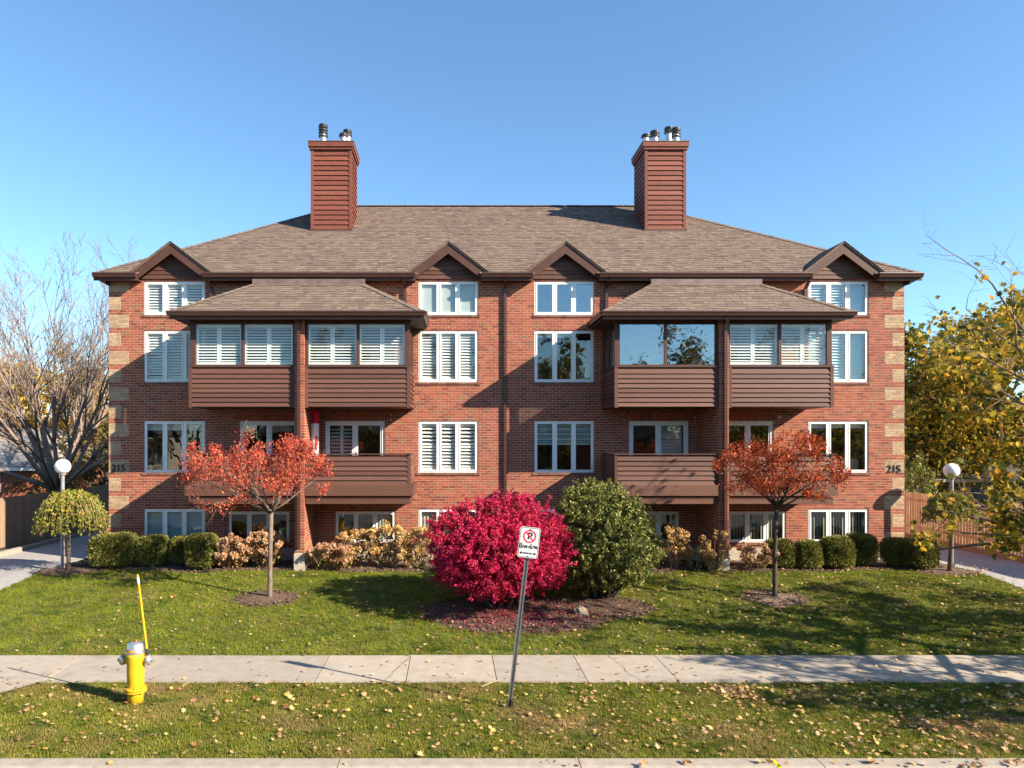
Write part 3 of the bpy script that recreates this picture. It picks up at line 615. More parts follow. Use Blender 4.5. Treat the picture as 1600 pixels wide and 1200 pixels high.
# dormer gables over the window columns
gaps = [(c - HW + .3, c + HW - .3) for c in DORM]
for c in DORM:
    dz = PK - EZ; yb = EY + dz / PITCH + .35; th = .055
    b = MB()
    for s in (-1, 1):
        v = [(c, RYD - .03, PK), (c + s * HW, RYD - .03, EZ), (c + s * HW, YC + .25, EZ), (c, max(yb, YC + .3), PK)]
        b.add(v + [(p[0], p[1], p[2] - th) for p in v], [(0, 1, 2, 3), (7, 6, 5, 4), (0, 4, 5, 1), (1, 5, 6, 2), (2, 6, 7, 3)])
    G = b.build('dormer', 'roof_felt', BLD)
    ds = []
    for s in (-1, 1):
        for i in range(9):
            t0, t1 = i / 9, (i + 1.15) / 9
            for j in range(8):
                ya, yc = RYD - .05 + j * .24, RYD - .05 + (j + 1) * .24 - .006
                if ya > EY + .15 + (yb - EY) * t0: break
                xa, xb = c + s * HW * (1 - t0), c + s * HW * (1 - min(t1, 1)); za, zb = EZ + dz * t0, EZ + dz * min(t1, 1)
                ds.append([(xa, ya, za + .003), (xa, yc, za + .003), (xb, yc, zb + .003), (xb, ya, zb + .003), (xa, ya, za + .018), (xa, yc, za + .018), (xb, yc, zb + .008), (xb, ya, zb + .008)])
    boxes_mesh('dormer_shingles', np.array(ds), 'shingle', G, (c, RYD, EZ))['kind'] = 'stuff'
    sl = dz / HW; d = .30                     # rake boards
    for s in (-1, 1):
        b = MB(); b.prism([(c, PK - th), (c + s * HW * 1.0, EZ - th), (c + s * (HW - .16), EZ - th - .12), (c + s * (HW - .27), EZ - th - .09), (c, PK - th - d)], RYD, RYD + .04); b.build('rake_board', 'trim', G)
        b = MB(); b.prism([(c, PK - th - .01), (c + s * (HW - .05), EZ - th - .01), (c + s * (HW - .05), EZ - th - .04), (c, PK - th - .04)], RYD + .04, D + .3); b.build('gable_soffit', 'soffit', G)
    # gable boards
    zb0, ztop = ZT - .01, PK - th - .1; nb = 7; p = (ztop - zb0) / nb
    for i in range(nb):
        z0 = zb0 + i * p; hw0 = min(HW - .22, (PK - .12 - z0) / sl); hw1 = min(HW - .22, max(.03, (PK - .12 - z0 - p) / sl))
        b = MB(); q = [(c - hw0, D - .045, z0), (c + hw0, D - .045, z0), (c + hw1, D - .022, z0 + p + .012), (c - hw1, D - .022, z0 + p + .012)]
        b.add(q + [(v[0], D + .01, v[2]) for v in q], [(0, 1, 2, 3), (0, 4, 5, 1), (3, 2, 6, 7), (1, 5, 6, 2), (0, 3, 7, 4)]); b.build('board', 'siding', G)
    b = MB(); b.prism([(c - HW + .2, ZT - .02), (c + HW - .2, ZT - .02), (c, PK - .1)], D + .011, D + .1); b.build('gable_back', 'trim', G)
# eaves: soffit, fascia and gutters broken at the dormers
segs = []; x = EX0
for g in gaps: segs.append((x, g[0])); x = g[1]
segs.append((x, EX1))
GP = [(EY - .005, EZ + .02), (EY - .105, EZ + .02), (EY - .112, EZ - .01), (EY - .085, EZ - .06), (EY - .07, EZ - .115), (EY - .005, EZ - .115)]
for (a, c) in segs:
    b = MB(); b.extrude_x(GP, a, c); b.build('gutter', 'metal_brown', BLD)
    b = MB(); b.box(a, c, EY - .003, EY + .03, EZ - .20, EZ - .012); b.build('fascia', 'trim', BLD)
    b = MB(); b.box(max(a, WX0 - .2), min(c, WX1 + .2), EY + .03, D + .05, EZ - .17, EZ - .14); b.build('soffit', 'soffit', BLD)
for (xa, xb) in ((EX0, WX0 + .03), (WX1 - .03, EX1)):
    b = MB(); s = 1 if xa < 0 else -1; xo = xa if s > 0 else xb; xi = xb if s > 0 else xa
    b.prism([(xo, EZ + .01), (xo, EZ - .11), (xo + s * .06, EZ - .15), (xi, EZ - .30), (xi, EZ - .02)], EY + .035, BY); b.build('eave_return', 'metal_brown', BLD)
# downspouts
def downspout(x, y, ztop, zbot, kick=True):
    b = MB(); b.box(x - .042, x + .042, y - .07, y, zbot, ztop - .22)
    if kick: b.add([(x - .042, EY - .09, EZ - .11), (x + .042, EY - .09, EZ - .11), (x + .042, EY - .02, EZ - .11), (x - .042, EY - .02, EZ - .11), (x - .042, y - .07, ztop - .22), (x + .042, y - .07, ztop - .22), (x + .042, y, ztop - .22), (x - .042, y, ztop - .22)], [(0, 1, 5, 4), (1, 2, 6, 5), (2, 3, 7, 6), (3, 0, 4, 7)])
    o = b.build('downspout', 'metal_brown', BLD)
    z = zbot + .4
    while z < ztop - .5: piece('strap', (.11, .076, .03), (x, y - .036, z), 'metal_brown', o); z += 2.1
for u, zb in ((331, 7.9), (633, 7.9), (947, 7.9), (1257, 7.9)): downspout(fx(u), D - .015, 8.9, zb)
downspout(fx(789), D - .015, 8.9, 1.0)
for (u, y) in ((467, YF - .06), (1133, YF - .06)): 
    x = X(u, YF - .06); downspout(x, YF - .055, 7.75, 1.15, False)
    b = MB(); b.add([(x - .04, YF - .42, 7.53), (x + .04, YF - .42, 7.53), (x + .04, YF - .34, 7.53), (x - .04, YF - .34, 7.53), (x - .04, YF - .13, 7.36), (x + .04, YF - .13, 7.36), (x + .04, YF - .055, 7.42), (x - .04, YF - .055, 7.42)], [(0, 1, 5, 4), (1, 2, 6, 5), (2, 3, 7, 6), (3, 0, 4, 7)]); b.build('downspout_elbow', 'metal_brown', BLD)

# ---- balconies
def clapboards(x0, x1, z0, n, p, y, parent, t=.024, mat='siding'):
    for i in range(n):
        o = piece('board', (x1 - x0, t, p * 1.06), ((x0 + x1) / 2, y + t / 2 + r2.uniform(-.002, .002), z0 + (i + .5) * p), mat, parent, (-math.atan2(.034, p), 0, 0))
def side_boards(xe, s, y0, y1, z0, n, p, parent, mat='siding'):
    for i in range(n): piece('board', (.022, y1 - y0, p * 1.06), (xe, (y0 + y1) / 2, z0 + (i + .5) * p), mat, parent, (0, s * math.atan2(.034, p), 0))
UNITS = [(-7.30, -4.35, -1, 'shut', 0), (-4.07, -1.14, 1, 'shut', 0), (4.545, 7.43, -1, 'open', 1), (7.71, 10.64, 1, 'shut', 1)]
def upper(x0, x1, outer, t):
    z0, z1 = 5.04, 6.18
    b = MB(); b.box(x0 + .01, x1 - .01, YF + .05, D - .01, z0 + .02, z0 + .16); b.box(x0 + .02, x1 - .02, YF + .055, YF + .10, z0 + .16, z1 - .02)
    xo = x0 if outer < 0 else x1; b.box(min(xo, xo - outer * .08) + .02, max(xo, xo - outer * .08) - .02, YF + .10, D - .01, z0 + .16, z1 - .02)
    B = b.build('enclosed_balcony', 'trim', BLD)
    clapboards(x0 + .09, x1 - .09, z0 + .03, 8, (z1 - z0 - .09) / 8, YF + .012, B)
    side_boards(xo + outer * .002, -outer, YF + .09, D - .01, z0 + .03, 8, (z1 - z0 - .09) / 8, B)
    for x in (x0, x1 - .09): piece('corner_post', (.09, .09, z1 - z0), (x + .045, YF + .040, (z0 + z1) / 2), 'siding', B)
    piece('rail', (x1 - x0, .11, .05), ((x0 + x1) / 2, YF + .045, z1 + .01), 'trim', B)
    piece('rail', (.11, D - YF - .12, .05), (xo - outer * .05, (YF + D) / 2 + .045, z1 + .008), 'trim', B)
    # glazing
    zb, zt = z1 + .035, 7.44; m = (x0 + x1) / 2; yf = YF + .06
    f = MB(); ex = .16 if outer < 0 else .07; ey = .07 if outer < 0 else .16
    f.box(x0 + .02, x0 + ex, yf, yf + .08, zb, zt); f.box(x1 - ey, x1 - .02, yf, yf + .08, zb, zt); f.box(m - .04, m + .04, yf, yf + .06, zb, zt - .05)
    f.box(x0 + ex, x1 - ey, yf, yf + .06, zt - .05, zt); f.box(x0 + ex, m - .04, yf + .01, yf + .06, zb, zb + .03); f.box(m + .04, x1 - ey, yf + .01, yf + .06, zb, zb + .03)
    f.box(min(xo, xo - outer * .08), max(xo, xo - outer * .08), D - .08, D - .01, zb, zt); f.box(min(xo, xo - outer * .07), max(xo, xo - outer * .07), (YF + D) / 2, (YF + D) / 2 + .05, zb, zt)
    f.build('window_frame', 'trim', B)
    gl = 'glass_mirror' if t == 'open' else 'glass_dim'
    for (a, c) in ((x0 + ex, m - .04), (m + .04, x1 - ey)):
        f = MB(); f.box(a, c, yf + .028, yf + .036, zb + .03, zt - .05); f.build('pane', gl, B)
        if t == 'shut':
            ys = yf + .11; w = (c - a) / 2; st = MB()
            for k in range(2):
                p, q = a + k * w + .004, a + (k + 1) * w - .004
                st.box(p, p + .055, ys - .015, ys + .015, zb + .02, zt - .06); st.box(q - .055, q, ys - .015, ys + .015, zb + .02, zt - .06)
                st.box(p + .055, q - .055, ys - .015, ys + .015, zb + .02, zb + .11); st.box(p + .055, q - .055, ys - .015, ys + .015, zt - .15, zt - .06)
                slats(p + .055, q - .055, zb + .11, zt - .15, ys, .078, 'white_wood', B, .6)
            st.build('shutter_frame', 'white_wood', B)
    for (a, c) in ((YF + .15, (YF + D) / 2), ((YF + D) / 2 + .05, D - .08)):
        f = MB(); f.box(xo - outer * .03 - .004, xo - outer * .03 + .004, a, c, zb, zt); f.build('pane', 'glass_clear', B)
    return B
def lower(x0, x1, outer):
    z0, z1 = 2.886, 3.735; xo = x0 if outer < 0 else x1
    b = MB(); b.box(x0 + .02, x1 - .02, YF + .06, D - .01, 2.60, 2.90); b.box(x0 + .02, x1 - .02, YF + .05, YF + .09, 2.90, z1 - .02)
    b.box(min(xo, xo - outer * .08) + .02, max(xo, xo - outer * .08) - .02, YF + .09, D - .01, 2.90, z1 - .02)
    B = b.build('open_balcony', 'trim', BLD)
    clapboards(x0 + .08, x1 - .08, z0, 6, (z1 - z0 - .04) / 6, YF + .008, B)
    side_boards(xo + outer * .002, -outer, YF + .09, D - .01, z0, 6, (z1 - z0 - .04) / 6, B)
    for x in (x0, x1 - .08): piece('corner_post', (.08, .08, z1 - z0), (x + .04, YF + .038, (z0 + z1) / 2), 'siding', B)
    piece('rail', (x1 - x0 + .02, .14, .035), ((x0 + x1) / 2, YF + .045, z1 + .012), 'trim', B)
    piece('rail', (.14, D - YF - .14, .035), (xo - outer * .05, (YF + D) / 2 + .05, z1 + .010), 'trim', B)
    ea, ec = (.10, .0) if outer < 0 else (.0, .10)
    piece('skirt_board', (x1 - x0 + .10, .05, .30), ((x0 - ea + x1 + ec) / 2, YF - .022, 2.735), 'siding', B, bevel=.006)
    piece('skirt_board', (.05, D - YF - .03, .30), (xo + outer * .075, (YF + D) / 2 - .005, 2.735), 'siding', B)
    piece('beam', (x1 - x0 - .02, .05, .15), ((x0 + x1) / 2, YF + .04, 2.43), 'siding', B, bevel=.006)
    piece('beam', (x1 - x0 - .02, .09, .035), ((x0 + x1) / 2, YF + .05, 2.522), 'trim', B)
    piece('beam', (.05, D - YF - .10, .15), (xo - outer * .03, (YF + D) / 2 + .03, 2.43), 'siding', B)
    b = MB(); b.box(x0 + .03, x1 - .03, YF + .10, D - .01, 2.56, 2.596); b.build('balcony_soffit', 'soffit', B)
    return B
UP = []; LO = []
for (x0, x1, outer, t, g) in UNITS:
    UP.append(upper(x0, x1, outer, t)); LO.append(lower(x0, x1, outer))
tabs_near = []
for g, (a, c, ta, tc) in enumerate(((-7.70, -.75, -5.84, -2.56), (4.15, 11.0, 5.91, 9.15))):
    ye, ze, yt, zt = YF - .36, 7.64, EY - .04, 8.72
    b = MB(); b.add([(a, ye, ze), (c, ye, ze), (c, D - .02, ze), (a, D - .02, ze), (ta, yt, zt), (tc, yt, zt), (tc, D - .02, zt), (ta, D - .02, zt)], [(0, 1, 5, 4), (1, 2, 6, 5), (3, 0, 4, 7), (0, 3, 2, 1), (4, 5, 6, 7), (2, 3, 7, 6)])
    R = b.build('balcony_roof', 'roof_felt', BLD)
    st = []; shingle_rows((a, ye, ze), (c, ye, ze), (ta, yt, zt), (tc, yt, zt), .17, st, .12, .34, .018)
    st2 = []; shingle_rows((c, ye, ze), (c, D - .02, ze), (tc, yt, zt), (tc, D - .02, zt), .155, st2, .2, .5); shingle_rows((a, D - .02, ze), (a, ye, ze), (ta, D - .02, zt), (ta, yt, zt), .155, st2, .2, .5)
    boxes_mesh('shingle_sides', np.array(st2), 'shingle', R, (a, ye, ze))['kind'] = 'stuff'
    near, rest = st[:150], st[150:]
    for q in near:
        q = np.array(q); boxes_mesh('shingle', q[None], 'shingle', R, tuple(q.mean(0)))
    if rest: boxes_mesh('shingle_field', np.array(rest), 'shingle', R, (a, ye, ze))['kind'] = 'stuff'
    caps = MB(); ridge_caps((a, ye, ze + .015), (ta, yt, zt + .015)); caps.build('hip_caps', 'shingle', R); caps = MB(); ridge_caps((c, ye, ze + .015), (tc, yt, zt + .015)); caps.build('hip_caps', 'shingle', R)
    b = MB(); b.box(ta - .02, tc + .02, yt - .012, yt + .012, zt - .01, zt + .17); b.add([(ta - .02, yt - .014, zt + .012), (tc + .02, yt - .014, zt + .012), (tc + .06, yt - .09, zt - .03), (ta - .06, yt - .09, zt - .03)], [(0, 1, 2, 3)]); b.build('flashing', 'flashing', R)
    gp = [(ye - .0, ze + .02), (ye - .10, ze + .02), (ye - .107, ze - .01), (ye - .08, ze - .06), (ye - .068, ze - .11), (ye, ze - .11)]
    b = MB(); b.extrude_x(gp, a - .05, c + .05); b.build('gutter', 'metal_brown', R)
    for s, xe in ((-1, a), (1, c)):
        b = MB(); b.prism([(xe + s * .003, ze + .015), (xe + s * .10, ze + .015), (xe + s * .075, ze - .06), (xe + s * .06, ze - .11), (xe + s * .003, ze - .11)], ye + .002, D - .03); b.build('gutter', 'metal_brown', R)
    b = MB(); b.box(a + .002, c - .002, ye + .002, ye + .03, ze - .20, ze - .004); b.build('fascia', 'trim', R)
    b = MB(); b.box(a + .02, c - .02, ye + .03, D - .02, ze - .16, ze - .13); b.build('soffit', 'soffit', R)
    for (x0, x1, outer, t, gg) in UNITS:
        if gg == g:
            b = MB(); b.box(x0 + .01, x1 - .01, YF + .05, YF + .16, 7.442, ze - .162); xo = x0 if outer < 0 else x1
            b.box(min(xo, xo - outer * .09), max(xo, xo - outer * .09), YF + .16, D - .02, 7.442, ze - .162); b.build('header', 'trim', R)

# ---- chimneys
for ci, (x0, x1) in enumerate(((-4.845, -3.447), (6.70, 8.11))):
    y0, y1, zb, zt = 24.34, 25.74, 11.2, 14.20
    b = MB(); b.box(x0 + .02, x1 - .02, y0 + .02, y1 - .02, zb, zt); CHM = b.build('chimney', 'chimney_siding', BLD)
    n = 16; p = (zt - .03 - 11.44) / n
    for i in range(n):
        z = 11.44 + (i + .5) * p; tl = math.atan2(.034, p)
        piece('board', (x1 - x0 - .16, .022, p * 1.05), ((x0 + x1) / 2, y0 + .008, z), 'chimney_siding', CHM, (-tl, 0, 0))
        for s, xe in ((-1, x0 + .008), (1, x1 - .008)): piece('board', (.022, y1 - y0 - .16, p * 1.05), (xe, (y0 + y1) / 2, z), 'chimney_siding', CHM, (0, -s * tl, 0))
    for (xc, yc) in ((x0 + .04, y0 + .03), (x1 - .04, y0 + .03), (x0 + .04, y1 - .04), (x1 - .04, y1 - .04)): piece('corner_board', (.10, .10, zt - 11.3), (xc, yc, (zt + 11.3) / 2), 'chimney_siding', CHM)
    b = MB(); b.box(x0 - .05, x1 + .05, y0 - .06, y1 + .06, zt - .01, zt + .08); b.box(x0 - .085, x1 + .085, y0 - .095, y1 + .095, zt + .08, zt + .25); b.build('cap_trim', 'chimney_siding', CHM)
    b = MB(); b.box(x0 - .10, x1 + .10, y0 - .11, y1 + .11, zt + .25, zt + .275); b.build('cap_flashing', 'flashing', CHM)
    b = MB(); b.box(x0 - .04, x1 + .04, y0 - .05, y0 - .005, 11.36, 11.44); b.build('base_flashing', 'trim', CHM)
    S2 = F / y0
    flues = ((505, 24.6, .66, 4), (543, 25.3, .78, 2), (537, 24.6, .34, 1)) if ci == 0 else ((1009, 25.3, .62, 1), (1023, 24.6, .44, 2), (1045, 25.3, .88, 2), (1056, 24.6, .54, 3))
    for (u, yy, h, k) in flues:
        xc = X(u, yy); zz = zt + .275; r = .115
        b = MB(); b.lathe([(r, 0), (r, h - .06 * k)], (xc, yy, zz), 14); fl = b.build('flue', 'silver', CHM, smooth=False)
        b = MB()
        for q in range(k):
            t = h - .02 - q * .11
            b.lathe([(r * .8, t - .05), (r * 1.42, t - .045), (r * 1.45, t - .01), (r * .9, t + .005)], (xc, yy, zz), 14)
        b.lathe([(r * 1.3, h - .005), (r * 1.32, h + .03), (r * .6, h + .05)], (xc, yy, zz), 14); b.build('flue_cap', 'dark_metal', fl)
        b = MB()
        for q in range(k): b.lathe([(r * 1.2, h - .075 - q * .11), (r * 1.3, h - .07 - q * .11), (r * 1.1, h - .05 - q * .11)], (xc, yy, zz - .012), 14)
        b.build('flue_band', 'silver', fl)

# ---- floodlights, numbers, vents
def flood(x, y, z, parent, mat):
    b = MB(); b.prism([(x - .05, z - .075), (x + .05, z - .075), (x + .075, z - .05), (x + .075, z + .055), (x + .055, z + .075), (x - .055, z + .075), (x - .075, z + .055), (x - .075, z - .05)], y - .17, y - .03)
    o = b.build('floodlight', mat, parent); b = MB(); b.lathe([(.03, 0), (.03, .034)], (x, y - .034, z), 10, 'y'); b.build('bracket', 'dark_metal', o)
for (u, v, k, m) in ((447, 629, 0, 'light_box_brown'), (535, 629, 1, 'light_box'), (1112, 629, 2, 'light_box_brown'), (1194, 627, 3, 'light_box_brown')): flood(X(u, YF), Z(v, YF), YF + .005, UP[k], m)
for (u, v, k) in ((526, 779, 1), (1117, 781, 2), (1172, 780, 3)): flood(X(u, YF - .05), Z(v, YF - .05), YF + .0, LO[k], 'light_box')
for (u, v) in ((747, 630), (838, 630)): flood(fx(u), fz(v), D, BLD, 'pole_grey')
text_mesh('house_number', '215', .30, 'number', BLD, (fx(185.5), D - .02, fz(732)), extrude=.008, offset=.006, xscale=.95)
text_mesh('house_number', '215', .30, 'number', BLD, (fx(1396.5), D - .02, fz(733)), extrude=.008, offset=.006, xscale=.95)
for u in (775, 806):
    x, z = fx(u), fz(772); b = MB(); b.prism([(x - .12, z - .12), (x + .12, z - .12), (x, z + .10)], D - .16, D - .01); b.build('vent_hood', 'metal_brown', BLD)

# flag hanging in front of the doors of the second balcony
fl = thing('hanging_flag', (-3.92, 20.35, 3.3), 'red and white maple leaf flag hanging beside the sliding door on the open balcony', 'flag')
def cloth(x0, x1, z0, z1, name, mat, dy=0):
    b = MB(); n = 12; xs_ = np.linspace(x0, x1, n)
    b.add([(x, 20.35 + dy + .025 * math.sin((x + 3.9) * 26), z) for z in (z0, z1) for x in xs_], [(i, i + 1, n + i + 1, n + i) for i in range(n - 1)]); return b.build(name, mat, fl)
cloth(-4.05, -3.83, 4.62, 5.0, 'red_band', 'flag_red'); cloth(-4.05, -3.83, 3.62, 4.62, 'white_field', 'flag_white'); cloth(-4.05, -3.83, 3.2, 3.62, 'red_band', 'flag_red')
leafp = [(0, -.30), (.02, -.12), (.17, -.15), (.14, -.09), (.27, .03), (.22, .05), (.25, .15), (.15, .13), (.13, .17), (.06, .08), (.09, .24), (.04, .21), (0, .30)]
leafp = [(-p[0] , p[1]) for p in leafp][::-1] + leafp[1:-1]
b = MB(); b.add([(-3.90 + p[1] * .22, 20.318, 4.05 - p[0] * .9) for p in leafp], [tuple(range(len(leafp)))]); b.build('leaf_emblem', 'flag_red', fl)

# ------------------------------------------------------------------ foliage helpers
def leaves(C, size, seed, droop=0.0, aspect=.5, up=None, jit=.3):
    """diamond leaves at centres C (n,3): (n,4,3) corners"""
    r = np.random.default_rng(seed); n = len(C)
    d = r.normal(size=(n, 3)); d[:, 2] -= droop
    d /= np.linalg.norm(d, axis=1)[:, None]
    e = r.normal(size=(n, 3)) if up is None else up + r.normal(size=(n, 3)) * jit
    s = np.cross(d, e); s /= np.linalg.norm(s, axis=1)[:, None] + 1e-9
    L = size * r.uniform(.6, 1.3, n)[:, None]; w = L * aspect
    return np.stack([C - d * L * .5, C + s * w * .5 - d * L * .05, C + d * L * .5, C - s * w * .5 - d * L * .05], 1)
MAPLE = np.array([(0, -.5), (.12, -.22), (.42, -.30), (.34, -.06), (.55, .12), (.30, .16), (.26, .36), (.10, .22), (0, .62), (-.10, .22), (-.26, .36), (-.30, .16), (-.55, .12), (-.34, -.06), (-.42, -.30), (-.12, -.22)])
def lobed(C, size, seed, droop=.0, flat=0.0):
    r = np.random.default_rng(seed); n = len(C)
    d = r.normal(size=(n, 3)); d[:, 2] = d[:, 2] * (1 - flat) - droop; d /= np.linalg.norm(d, axis=1)[:, None]
    e = r.normal(size=(n, 3)) * (1 - .85 * flat); e[:, 2] += 1.5 * flat; s = np.cross(d, e); s /= np.linalg.norm(s, axis=1)[:, None] + 1e-9
    nn = np.cross(s, d); L = size * r.uniform(.6, 1.2, n)
    P = C[:, None] + (MAPLE[None, :, 1, None] * d[:, None] + MAPLE[None, :, 0, None] * s[:, None]) * L[:, None, None]
    curl = (np.abs(MAPLE[:, 0]) ** 2)[None, :, None] * nn[:, None] * (L * r.uniform(-.5, .9, n))[:, None, None]
    return P + curl
def grow(r, p, d, length, rad, depth, spec, lines, tips):
    """recursive branching; spec[depth] = (segments, children, angle, length ratio, wander, lift)"""
    seg, nch, ang, ratio, wan, lift = spec[depth]
    pts = [p.copy()]; rads = [rad]; q = p.copy(); dd = d.copy()
    for i in range(seg):
        dd = dd + r.normal(size=3) * wan; dd[2] += lift; dd /= np.linalg.norm(dd); q = q + dd * length / seg
        pts.append(q.copy()); rads.append(max(rad * (1 - .75 * (i + 1) / seg), .003))
    lines.append((pts, rads, depth))
    if depth == 0 or depth <= 1: tips.extend(pts[1:])
    if depth == 0: return
    for k in range(nch):
        t = r.uniform(.25, 1.0) if k else 1.0
        j = min(int(t * seg), seg - 1); f = t * seg - j; b0 = pts[j] * (1 - f) + pts[j + 1] * f
        base = pts[j + 1] - pts[j]; base = base / np.linalg.norm(base)
        a = r.normal(size=3); a -= base * np.dot(a, base); a /= np.linalg.norm(a)
        th = ang * r.uniform(.6, 1.3); nd = base * math.cos(th) + a * math.sin(th)
        grow(r, b0, nd, length * ratio * r.uniform(.7, 1.2) * (1 - .35 * t), rads[j] * .62, depth - 1, spec, lines, tips)
def build_branches(lines, name, mat, parent, thin=4):
    b = MB()
    for pts, rads, depth in lines: b.tube(pts, rads, 8 if rads[0] > .05 else (5 if rads[0] > .02 else 3))
    return b.build(name, mat, parent, smooth=True)
def blob(r, n, c, R, shell=.55, lumps=14, lamp=.22, pw=2.0, zcut=-9, seed=0):
    """points through the outer volume of an uneven rounded mass"""
    rr = np.random.default_rng(seed + 500); L = rr.normal(size=(lumps, 3)); L /= np.linalg.norm(L, axis=1)[:, None]; amp = rr.uniform(-.6, 1, lumps) * lamp
    d = r.normal(size=(n, 3)); d /= np.linalg.norm(d, axis=1)[:, None]
    k = 1 / (np.sum(np.abs(d) ** pw, 1) ** (1 / pw))
    bump = 1 + (np.maximum(0, d @ L.T - .72) / .28 * amp[None]).sum(1) 
    q = r.uniform(shell ** 3, 1, n) ** (1 / 3)
    P = d * (k * bump * q)[:, None] * np.array(R)[None] + np.array(c)[None]
    return P, d

# ---- round crimson bush and the green one leaning on it
def bush(name, label, c, R, n, size, mat, seed, zbase, droop, stems):
    t = thing(name, (c[0], c[1], zbase), label, 'bush'); r = np.random.default_rng(seed)
    ns = n // 34; B_, d = blob(r, ns, c, R, .70, 40, .15, 2.2, seed=seed); low = np.clip((B_[:, 2] - zbase) / (.55 * R[2]), .62, 1)      # narrower towards the foot
    B_[:, 0] = c[0] + (B_[:, 0] - c[0]) * low; B_[:, 1] = c[1] + (B_[:, 1] - c[1]) * low
    gap = np.sin(5.1 * B_[:, 0] + 1.7) * np.sin(4.3 * B_[:, 2]) * np.sin(3.7 * B_[:, 1] + .6); keep = (B_[:, 2] > zbase + .22 + r.uniform(0, .25, ns)) & (gap < r.uniform(.25, .9, ns)); B_ = B_[keep]; d = d[keep]
    ax_ = d * .55 + np.array((0, 0, .35)) + r.normal(0, .45, B_.shape); ax_ /= np.linalg.norm(ax_, axis=1)[:, None]; ln_ = r.uniform(.08, .27, len(B_))
    k_ = r.integers(0, len(B_), n); f_ = r.uniform(-.3, 1, n); P = B_[k_] + ax_[k_] * (ln_[k_] * f_)[:, None] + r.normal(0, .028, (n, 3)); P = P[P[:, 2] > zbase + .12]
    quads_mesh('foliage', leaves(P, size, seed, droop, .45), 4, mat, t, (c[0], c[1], zbase))
    tw = MB()
    for k in range(0, len(B_), 3): tw.tube([tuple(B_[k] - ax_[k] * .15), tuple(B_[k] + ax_[k] * ln_[k] * .95)], [.006, .003], 3)
    tw.build('twigs', 'bark_dark', t)['kind'] = 'stuff'
    Q, e_ = blob(r, 11000, c, tuple(q * .84 for q in R), .45, 4, .01, 2.1, seed=seed); Q = Q[Q[:, 2] > zbase + .5]; quads_mesh('inner_foliage', leaves(Q, .13, seed + 1, 0, .7), 4, mat, t, (c[0], c[1], zbase))
    b = MB()
    for k in range(stems):
        a = r.uniform(0, 2 * PI); q = r.uniform(.3, .85); e = (c[0] + R[0] * q * math.cos(a), c[1] + R[1] * q * math.sin(a), c[2] + R[2] * r.uniform(-.2, .6))
        s = (c[0] + .25 * math.cos(a), c[1] + .25 * math.sin(a), zbase - .05); m = tuple((s[i] + e[i]) / 2 + r.normal(0, .08) - (.0 if i < 2 else .1) for i in range(3)); b.tube([s, m, e], [.028, .02, .008], 5)
    b.build('stems', 'bark_dark', t); return t
bush('burning_bush', 'big round crimson bush on the lawn behind the parking sign', (X(780, 16.35), 16.35, 1.46), (1.56, 1.38, 1.08), 60000, .066, 'burning_leaf', 11, lawn_z(1.3, 16.3), .2, 40)
bush('evergreen_bush', 'tall variegated green bush leaning against the crimson bush', (X(940, 17.2), 17.2, 1.70), (1.10, 1.08, 1.24), 40000, .078, 'holly_leaf', 12, lawn_z(3.8, 17), .0, 24)

# ---- clipped hedges
def hedge(u0, u1, v0, v1, Y, label, seed, mat='hedge_leaf'):
    x0, x1, z1 = X(u0, Y), X(u1, Y), Z(v0, Y); zb = lawn_z(0, Y) + .03; c = ((x0 + x1) / 2, Y, (zb + z1) / 2 + .03); R = ((x1 - x0) / 2 * .92, min(.42, (x1 - x0) * .45), (z1 - zb) / 2 - .03)
    t = thing('clipped_shrub', (c[0], Y, zb), label, 'shrub', 'clipped shrubs along the front of the building'); r = np.random.default_rng(seed)
    n = int(9500 * R[0] * R[2] / .2 + 1500); P, d = blob(r, n, c, R, .80, 24, .07, 4.2, seed=seed); P = P + r.normal(0, .012, P.shape)
    Q, e_ = blob(r, 900, c, (R[0] * .86, R[1] * .86, R[2] * .9), .3, 4, .01, 4.2, seed=seed)
    quads_mesh('inner_foliage', leaves(Q, .16, seed + 1, 0, .7, e_, .4), 4, mat, t, (c[0], Y, zb))
    quads_mesh('foliage', leaves(P, .052, seed, 0, .5, d, .6), 4, mat, t, (c[0], Y, zb))
    b = MB()
    for k in range(7):
        e = (c[0] + R[0] * r.uniform(-.7, .7), Y + R[1] * r.uniform(-.7, .7), c[2] + R[2] * r.uniform(-.3, .5)); b.tube([(c[0] + r.normal(0, .06), Y + r.normal(0, .05), zb - .05), e], [.016, .006], 4)
    b.build('stems', 'bark_dark', t)
hedge(142, 212, 834, 883, 19.9, 'widest clipped shrub, at the left corner by the drive', 21)
hedge(217, 263, 836, 877, 20.2, 'small clipped shrub second from the left corner of the building', 22)
hedge(267, 306, 838, 880, 20.4, 'shaded clipped shrub tucked behind the taller one near the left red tree', 23)
hedge(290, 340, 834, 893, 19.75, 'tall clipped shrub next to the hydrangeas behind the left red tree', 24)
hedge(1197, 1238, 842, 890, 19.9, 'narrow clipped shrub right behind the trunk of the orange tree', 25)
hedge(1244, 1282, 845, 893, 19.75, 'smallest clipped shrub, first to the right of the orange tree', 26)
hedge(1281, 1331, 839, 893, 19.85, 'sunlit tall clipped shrub in the middle of the right hand row', 27)
hedge(1325, 1368, 834, 880, 20.3, 'dark clipped shrub below the right end of the right basement window', 28)
hedge(1380, 1424, 841, 886, 20.2, 'shaded clipped shrub at the right corner of the building', 29)
hedge(1416, 1462, 842, 894, 19.75, 'shaded clipped shrub beside the right drive', 30)

